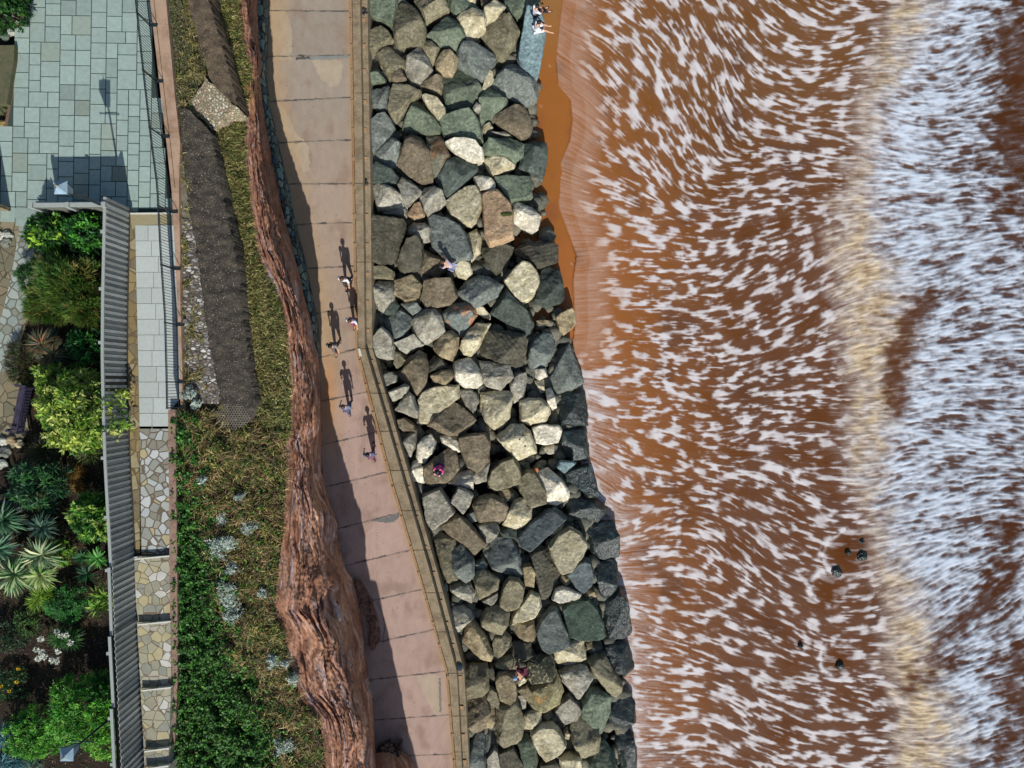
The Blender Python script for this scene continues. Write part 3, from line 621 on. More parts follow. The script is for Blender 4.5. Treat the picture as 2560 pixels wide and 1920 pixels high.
for v0, v1, zt, zb in cap:
    for va, vb in zip(np.linspace(v0, v1, 8)[:-1], np.linspace(v0, v1, 8)[1:]):
        p, q = P(itp(va, FB), va, ZW), P(itp(vb, FB), vb, ZW)
        mb.bar((p.x+.02, p.y, zb+.16), (q.x+.02, q.y, zb+.16), .03, .09)
        mb.bar((p.x-.05, p.y, (zb+zt)/2), (q.x-.05, q.y, (zb+zt)/2), .02, 1.5)
mb.build('gravel_board', back_m, ft)
for v in (600, 735, 862, 1000, 1135, 1275, 1398, 1590, 1738, 1845, 1990):
    p = P(itp(v, FB), v, ZW); mb = MB(); zt = [c for c in cap if c[0] <= v][-1][2]
    mb.box((p.x-.17, p.y, (6.1+zt)/2), (.12, .12, zt-6.1+.02)); mb.build('post', rail_m, ft)
ct = thing('garden_screen_fence', P(200, 520, 6.3), 'short pale-topped screen fence closing the garden from the paved plaza', 'fence')
a, b = P(262, 511, 8.25), P(80, 513, 8.25); mb = MB(); mb.bar(a, b, .16, .06); mb.build('top_rail', rail_m, ct)
mb = MB(); rr = random.Random(3)
for k in range(28):
    t = (k+.5)/28; p = a.lerp(b, t); mb.box((p.x, p.y, 7.25), (abs(a.x-b.x)/28*.93, .03, 1.95), col=tuple(np.array(A(120, 122, 112))*rr.gauss(1, .08)))
mb.build('board_panel', board_m, ct)
for p in (a, b, a.lerp(b, .5)):
    mb = MB(); mb.box((p.x, p.y-.02, 7.3), (.14, .2, 2.1)); mb.build('post', rail_m, ct)
# ================= railing =================
black_m = M('black_railing_paint', base=(.012, .02, .022), rough=.4, spec=.5)
RB = [(-200, 346), (0, 373), (174, 391), (376, 414), (480, 428), (654, 437), (798, 447), (957, 451), (1022, 452)]
rt = thing('metal_railing', P(430, 500, 6.5), 'black metal railing of close thin bars along the brown coped wall', 'railing')
h = 1.08; mb = MB(); v = -190
def rp(v): return P(itp(v, RB)-3, v, ZW)
while v < 1018:
    p = rp(v); mb.tube((p.x, p.y, ZW+.08), (p.x, p.y, ZW+h), .011, n=5); v += 7.2
mb.build('bars', black_m, rt)
for nm, z, r in (('top_rail', ZW+h, .026), ('bottom_rail', ZW+.09, .02), ('middle_rail', ZW+h-.1, .014)):
    mb = MB(); ys = list(np.arange(-190, 1022, 30))+[1020]
    for p, q in zip(ys[:-1], ys[1:]):
        A_, B_ = rp(p), rp(q); mb.tube((A_.x, A_.y, z), (B_.x, B_.y, z), r, n=6)
    mb.build(nm, black_m, rt)
for v in (-60, 64, 204, 342, 530, 672, 812, 955, 1018):
    p = rp(v); mb = MB(); mb.box((p.x, p.y, ZW+.54), (.05, .05, 1.14)); mb.tube((p.x, p.y, ZW+.7), (p.x+.3, p.y, ZW+.05), .014, n=5); mb.box((p.x+.12, p.y, ZW+.04), (.34, .12, .03)); mb.build('post', black_m, rt)
# ================= street lamps =================
glass_m = M('lamp_glass', base=A(150, 176, 190), rough=.2, spec=.6, mul=(4, .7, 1.2))
pole_m = M('lamp_black', base=(.015, .02, .024), rough=.45, spec=.5)
brass_m = M('lamp_roof', base=A(176, 170, 130), rough=.5)
def lamp(b, lab, H=4.45, lean=0):
    t = thing('street_lamp', b, lab, 'street lamp', 'lantern lamp posts of the garden')
    x, y, z = b
    mb = MB(); mb.tube(b, (x, y, z+.9), .085, .07, 12); mb.tube((x, y, z+.9), (x, y, z+H-.85), .05, .036, 10); mb.tube((x, y, z+.88), (x, y, z+.96), .1, .1, 12); mb.build('post', pole_m, t, smooth=False)
    mb = MB(); mb.tube((x-.36, y+.02, z+H-1.12), (x+.36, y-.02, z+H-1.12), .022, n=8)
    for s in (-1, 1): mb.tube((x+s*.36, y-s*.02, z+H-1.12), (x+s*.40, y-s*.02, z+H-1.12), .034, n=8)
    mb.build('ladder_bar', pole_m, t)
    mb = MB(); c = [(.1, z+H-.8), (.21, z+H-.22)]
    def ring(r, zz): return [Vector((x+r*sx, y+r*sy, zz)) for sx, sy in ((-1, -1), (1, -1), (1, 1), (-1, 1))]
    lo, hi = ring(*c[0]), ring(*c[1])
    fr = MB()
    for i in range(4): fr.tube(lo[i], hi[i], .014, n=5); fr.tube(lo[i], lo[(i+1) % 4], .014, n=5); fr.tube(hi[i], hi[(i+1) % 4], .018, n=5); fr.tube(lo[i], (x, y, z+H-.92), .012, n=5)
    f = fr.build('lantern_frame', pole_m, t)
    lo, hi = ring(.092, z+H-.8), ring(.2, z+H-.22); mb.add(lo+hi, [(i, (i+1) % 4, 4+(i+1) % 4, 4+i) for i in range(4)]+[(3, 2, 1, 0)]); mb.build('lantern_glass', glass_m, f)
    mb = MB(); e = ring(.235, z+H-.21); tp = ring(.05, z+H-.04); mb.add(e+tp, [(i, (i+1) % 4, 4+(i+1) % 4, 4+i) for i in range(4)]+[(4, 5, 6, 7), (3, 2, 1, 0)]); mb.build('lantern_roof', glass_m, f)
    mb = MB(); mb.tube((x, y, z+H-.05), (x, y, z+H+.02), .05, .03, 8); mb.tube((x, y, z+H+.02), (x, y, z+H+.14), .025, .004, 8); mb.build('finial', brass_m, f)
lamp(Vector((-15.80, 6.88, ZP)), 'black lantern lamp post standing at the plaza corner of the fences')
lamp(Vector((-15.62, -13.0, 6.2)), 'black lantern lamp post rising over the green bushes at the bottom left', H=4.6)
# low wall off the left edge that shades the plaza, and edging of the bed beside it
gw_m = M('buff_garden_wall', base=A(150, 132, 98), vor=(2.6, .05, A(90, 80, 62), [A(150, 136, 104), A(132, 118, 88), A(160, 150, 120)]), mul=(6, .8, 1.1))
mb = MB(); pl = poly_px([(27, 519), (-260, 500), (-260, 520), (27, 528)], ZP); mb.prism(pl, ZP+2.6, 6.0); tag(mb.build('garden_wall', gw_m, None, origin=(pl[0][0], pl[0][1], ZP)), 'tall stone garden wall end at the left edge throwing shade on the plaza', 'wall')
mb = MB(); pl = poly_px([(-40, 118), (41, 116), (40, 150), (22, 262), (-40, 268)], 6.5); mb.prism(pl, 6.62, 6.0)
tag(mb.build('stone_planter_top', M('mossy_slab', base=A(104, 98, 74), n1=(3, A(84, 92, 62), .4, .7), mul=(9, .7, 1.2), bump=[(14, .4, .02)]), None, origin=(pl[0][0], pl[0][1], 6.2)), 'flat mossy brown slab bed top at the left edge beside the plaza', 'slab')
EDG = [(60, -200), (58, 30), (54, 100), (44, 130), (38, 200), (27, 262), (14, 330)]
mb = MB(); pl = poly_px([(x-6, y) for x, y in EDG]+[(x+2, y) for x, y in EDG[::-1]], 6.38); mb.prism(pl, 6.396, 6.1); tag(mb.build('plaza_border', M('brown_border', base=A(118, 96, 78), mul=(9, .7, 1.2), bump=[(20, .4, .01)])), kind='structure')
# garden path of crazy paving
wslab_m2 = M('garden_slab', base=A(150, 166, 156), mul=(5, .8, 1.1))
gp_m = M('garden_crazy_paving', vor=(3.1, .09, A(112, 112, 98), [A(162, 172, 162), A(148, 158, 150), A(170, 178, 168), A(140, 144, 128), A(156, 166, 156)]), mul=(6, .85, 1.1), bump=[(40, .3, .006)])
gs_m = M('garden_sandstone', vor=(1.9, .03, A(84, 78, 60), [A(140, 128, 98), A(128, 120, 96), A(146, 136, 108), A(120, 116, 92)]), mul=(5, .8, 1.12), bump=[(40, .3, .006)])
def pxpoly(name, mat, pts, z, zb=6.1):
    mb = MB(); mb.prism(poly_px(pts, z), z, zb); return tag(mb.build(name, mat), kind='structure')
pxpoly('garden_path', gs_m, [(28, 530), (52, 538), (110, 535), (118, 580), (100, 670), (92, 740), (66, 800), (54, 850), (44, 930), (62, 990), (70, 1070), (56, 1100), (-60, 1190), (-80, 540)], 6.30)
pxpoly('garden_path', gp_m, [(50, 548), (96, 545), (98, 580), (84, 620), (82, 680), (70, 745), (60, 790), (50, 830), (36, 860), (32, 930), (-10, 930), (-60, 1000), (-70, 880), (4, 790), (26, 700), (40, 620)], 6.305)
pxpoly('garden_path', wslab_m2, [(36, 540), (36, 520), (122, 520), (118, 548), (40, 552)], 6.405)
# ================= old masonry on the slope =================
peb_m = M('dark_pebbledash', base=A(80, 73, 61), n1=(2.2, A(60, 54, 46), .4, .6), n2=(20, A(190, 184, 168), .58, .70), mul=(30, .4, 1.6), bump=[(24, .9, .05)])  # dark gravel colour also carries the shade of the steep wall face
brn_m = M('brown_rough_masonry', base=A(104, 90, 70), n1=(3, A(74, 62, 50), .4, .65), n2=(15, A(160, 150, 130), .58, .72), mul=(22, .55, 1.4), bump=[(16, .8, .05)])
pale_m = M('pale_pebble_concrete', base=A(176, 164, 136), vor=(9, .16, A(120, 112, 88), [A(190, 182, 152), A(216, 208, 184), A(160, 150, 122), A(178, 150, 128)]), mul=(8, .7, 1.2), bump=[(20, .6, .03)])
cob_m = M('cobbled_bank', vor=(8.0, .16, A(92, 84, 74), [A(160, 158, 152), A(190, 186, 178), A(120, 116, 110), A(140, 130, 118), A(214, 212, 206)], (.62, 1.1, 1)), mul=(5, .6, 1.2), bump=[(18, .5, .03)])
def block(name, mat, pts, z0, z1, zb, label, cat, rough=.05):
    """slab following px outline; z0 at its top row, z1 at its bottom row, with a rough finely divided top"""
    ys = [p[1] for p in pts]; ya, yb = min(ys), max(ys)
    vs_ = np.arange(ya, yb+.1, 4.0); rows_ = []
    for v in vs_:
        xs = []
        for i in range(len(pts)):
            (x1, y1), (x2, y2) = pts[i], pts[(i+1) % len(pts)]
            if (y1 <= v < y2) or (y2 <= v < y1): xs.append(x1+(x2-x1)*(v-y1)/(y2-y1))
        jj = 3.2*mnoise.fractal(Vector((v/14, z0, 3)), .8, 2, 4), 3.2*mnoise.fractal(Vector((v/14, z0, 9)), .8, 2, 4)
        rows_.append((v, min(xs)+jj[0], max(xs)+jj[1]) if len(xs) >= 2 else (v, None, None))
    rows_ = [r for r in rows_ if r[1] is not None]; nt2 = 16; V = []; n2 = len(rows_)
    for v, a, b in rows_:
        z = z0+(z1-z0)*(v-ya)/(yb-ya)
        for k in range(nt2+1):
            t = k/nt2; u = a+(b-a)*t+1.5*mnoise.noise(Vector((v/9, t*3, 1))); zz_ = z+rough*1.1*mnoise.fractal(Vector((u/16, v/22, 2)), .8, 2.1, 4)
            p = P(u, v, z); V.append((p.x, p.y, zz_))
    for v, a, b in rows_:
        z = z0+(z1-z0)*(v-ya)/(yb-ya)
        for u in (a, b): p = P(u, v, z); V.append((p.x, p.y, zb))
    F = []; W_ = nt2+1; B0 = n2*W_
    for j in range(n2-1):
        for k in range(nt2): F.append((j*W_+k, (j+1)*W_+k, (j+1)*W_+k+1, j*W_+k+1))
        F.append((j*W_, B0+2*j, B0+2*j+2, (j+1)*W_)); F.append(((j+1)*W_+nt2, B0+2*j+3, B0+2*j+1, j*W_+nt2))
    me_o = npmesh(name, V, np.array(F), mat, origin=V[0]); return tag(me_o, label, cat)
block('masonry_wall', brn_m, [(462, -150), (512, -150), (522, 0), (548, 90), (570, 170), (594, 265), (575, 250), (548, 228), (526, 200), (506, 130), (484, 60), (468, 0)], 6.85, 6.35, 4.0, 'dark brown rough masonry wall slanting down the grass bank', 'wall')
block('pebble_buttress', pale_m, [(512, 192), (524, 206), (536, 212), (548, 228), (566, 240), (580, 258), (594, 268), (584, 280), (566, 284), (556, 300), (544, 308), (534, 326), (522, 318), (508, 298), (492, 288), (474, 274), (458, 264), (470, 252), (484, 244), (492, 226), (506, 214)], 6.35, 6.1, 4.0, 'pale pebbly concrete block between the two dark walls', 'buttress')
block('gravel_topped_wall', peb_m, [(450, 268), (474, 274), (500, 302), (527, 332), (540, 400), (556, 480), (572, 560), (590, 640), (600, 720), (612, 830), (626, 940), (640, 1010), (622, 1052), (592, 1070), (566, 1052), (548, 985), (524, 860), (506, 740), (494, 640), (474, 530), (460, 420), (454, 340)], 6.5, 6.3, 4.0, 'broad dark gravelly wall top running down the bank beside the cobbles', 'wall', .07)
block('cobbled_strip', cob_m, [(448, 545), (484, 548), (494, 640), (506, 740), (524, 860), (546, 975), (545, 1010), (462, 1010), (456, 900), (452, 700)], 6.4, 6.34, 5.0, 'grey cobbled strip between the brown coping and the dark gravelly wall', 'cobbled strip', .05)
block('concrete_strip', M('smooth_grey_concrete', base=A(136, 130, 112), n1=(3, A(100, 96, 76), .4, .7), mul=(12, .75, 1.15), bump=[(16, .4, .02)]), [(446, 402), (458, 402), (474, 530), (480, 552), (450, 552)], 6.42, 6.4, 5.0, 'short grey concrete strip above the cobbles beside the coping', 'concrete strip', .02)
# hexagonal wire netting over the wall end and by the cliff
wire_m = M('galvanised_wire', base=A(186, 178, 156), rough=.6, spec=.4)
def netting(cu, cv, ru, rv, z, lab, s=6.5):
    mb = MB(); c0 = P(cu, cv, z); w = s/61.
    for j in range(int(-rv/s*1.2), int(rv/s*1.2)+1):
        for i in range(int(-ru/s), int(ru/s)+1):
            u, v = cu+i*s+(s/2 if j % 2 else 0), cv+j*s*.86
            if ((u-cu)/ru)**2+((v-cv)/rv)**2 > 1: continue
            zz_ = z+.12*math.cos(min(1, ((u-cu)/ru)**2+((v-cv)/rv)**2)*1.6)
            p = P(u, v, zz_); q1 = p+Vector((w*.5, w*.3, 0)); q2 = p+Vector((-w*.5, w*.3, 0)); q3 = p-Vector((0, w*.5, 0))
            for q in (q1, q2, q3): mb.bar(p, q, .007, .007)
    tag(mb.build('wire_netting', wire_m, None, origin=c0), lab, 'wire netting')
netting(582, 1040, 44, 34, 6.28, 'curved sheet of hexagonal wire netting over the end of the gravelly wall')
netting(766, 1862, 24, 20, 6.5, 'torn piece of hexagonal wire netting at the lower cliff edge', 6)
# masonry arch of the old outfall under the buttress
arch_m = M('dark_outfall_stone', vor=(5, .12, A(40, 34, 30), [A(120, 92, 74), A(140, 112, 90), A(96, 74, 62)]), mul=(5, .6, 1.3), bump=[(14, .6, .04)])
rim_m = M('red_rim', base=A(150, 112, 92), n1=(4, A(104, 74, 60), .42, .6), mul=(9, .6, 1.3), bump=[(10, .7, .06)])
block('stone_outfall', arch_m, [(941, 1880), (950, 1868), (975, 1858), (1000, 1858), (1004, 1866), (1000, 1885), (975, 1920), (950, 1930)], .5, .9, -.2, 'curved dark stone outfall against the cliff foot at the bottom edge', 'outfall', .05)
block('sandstone_rim', rim_m, [(886, 1446), (898, 1452), (918, 1480), (934, 1520), (946, 1560), (951, 1590), (945, 1612), (930, 1630), (922, 1615), (926, 1580), (915, 1540), (900, 1500)], .22, .16, -.2, 'curved low stone rim bulging from the cliff foot onto the promenade', 'stone rim', .07)
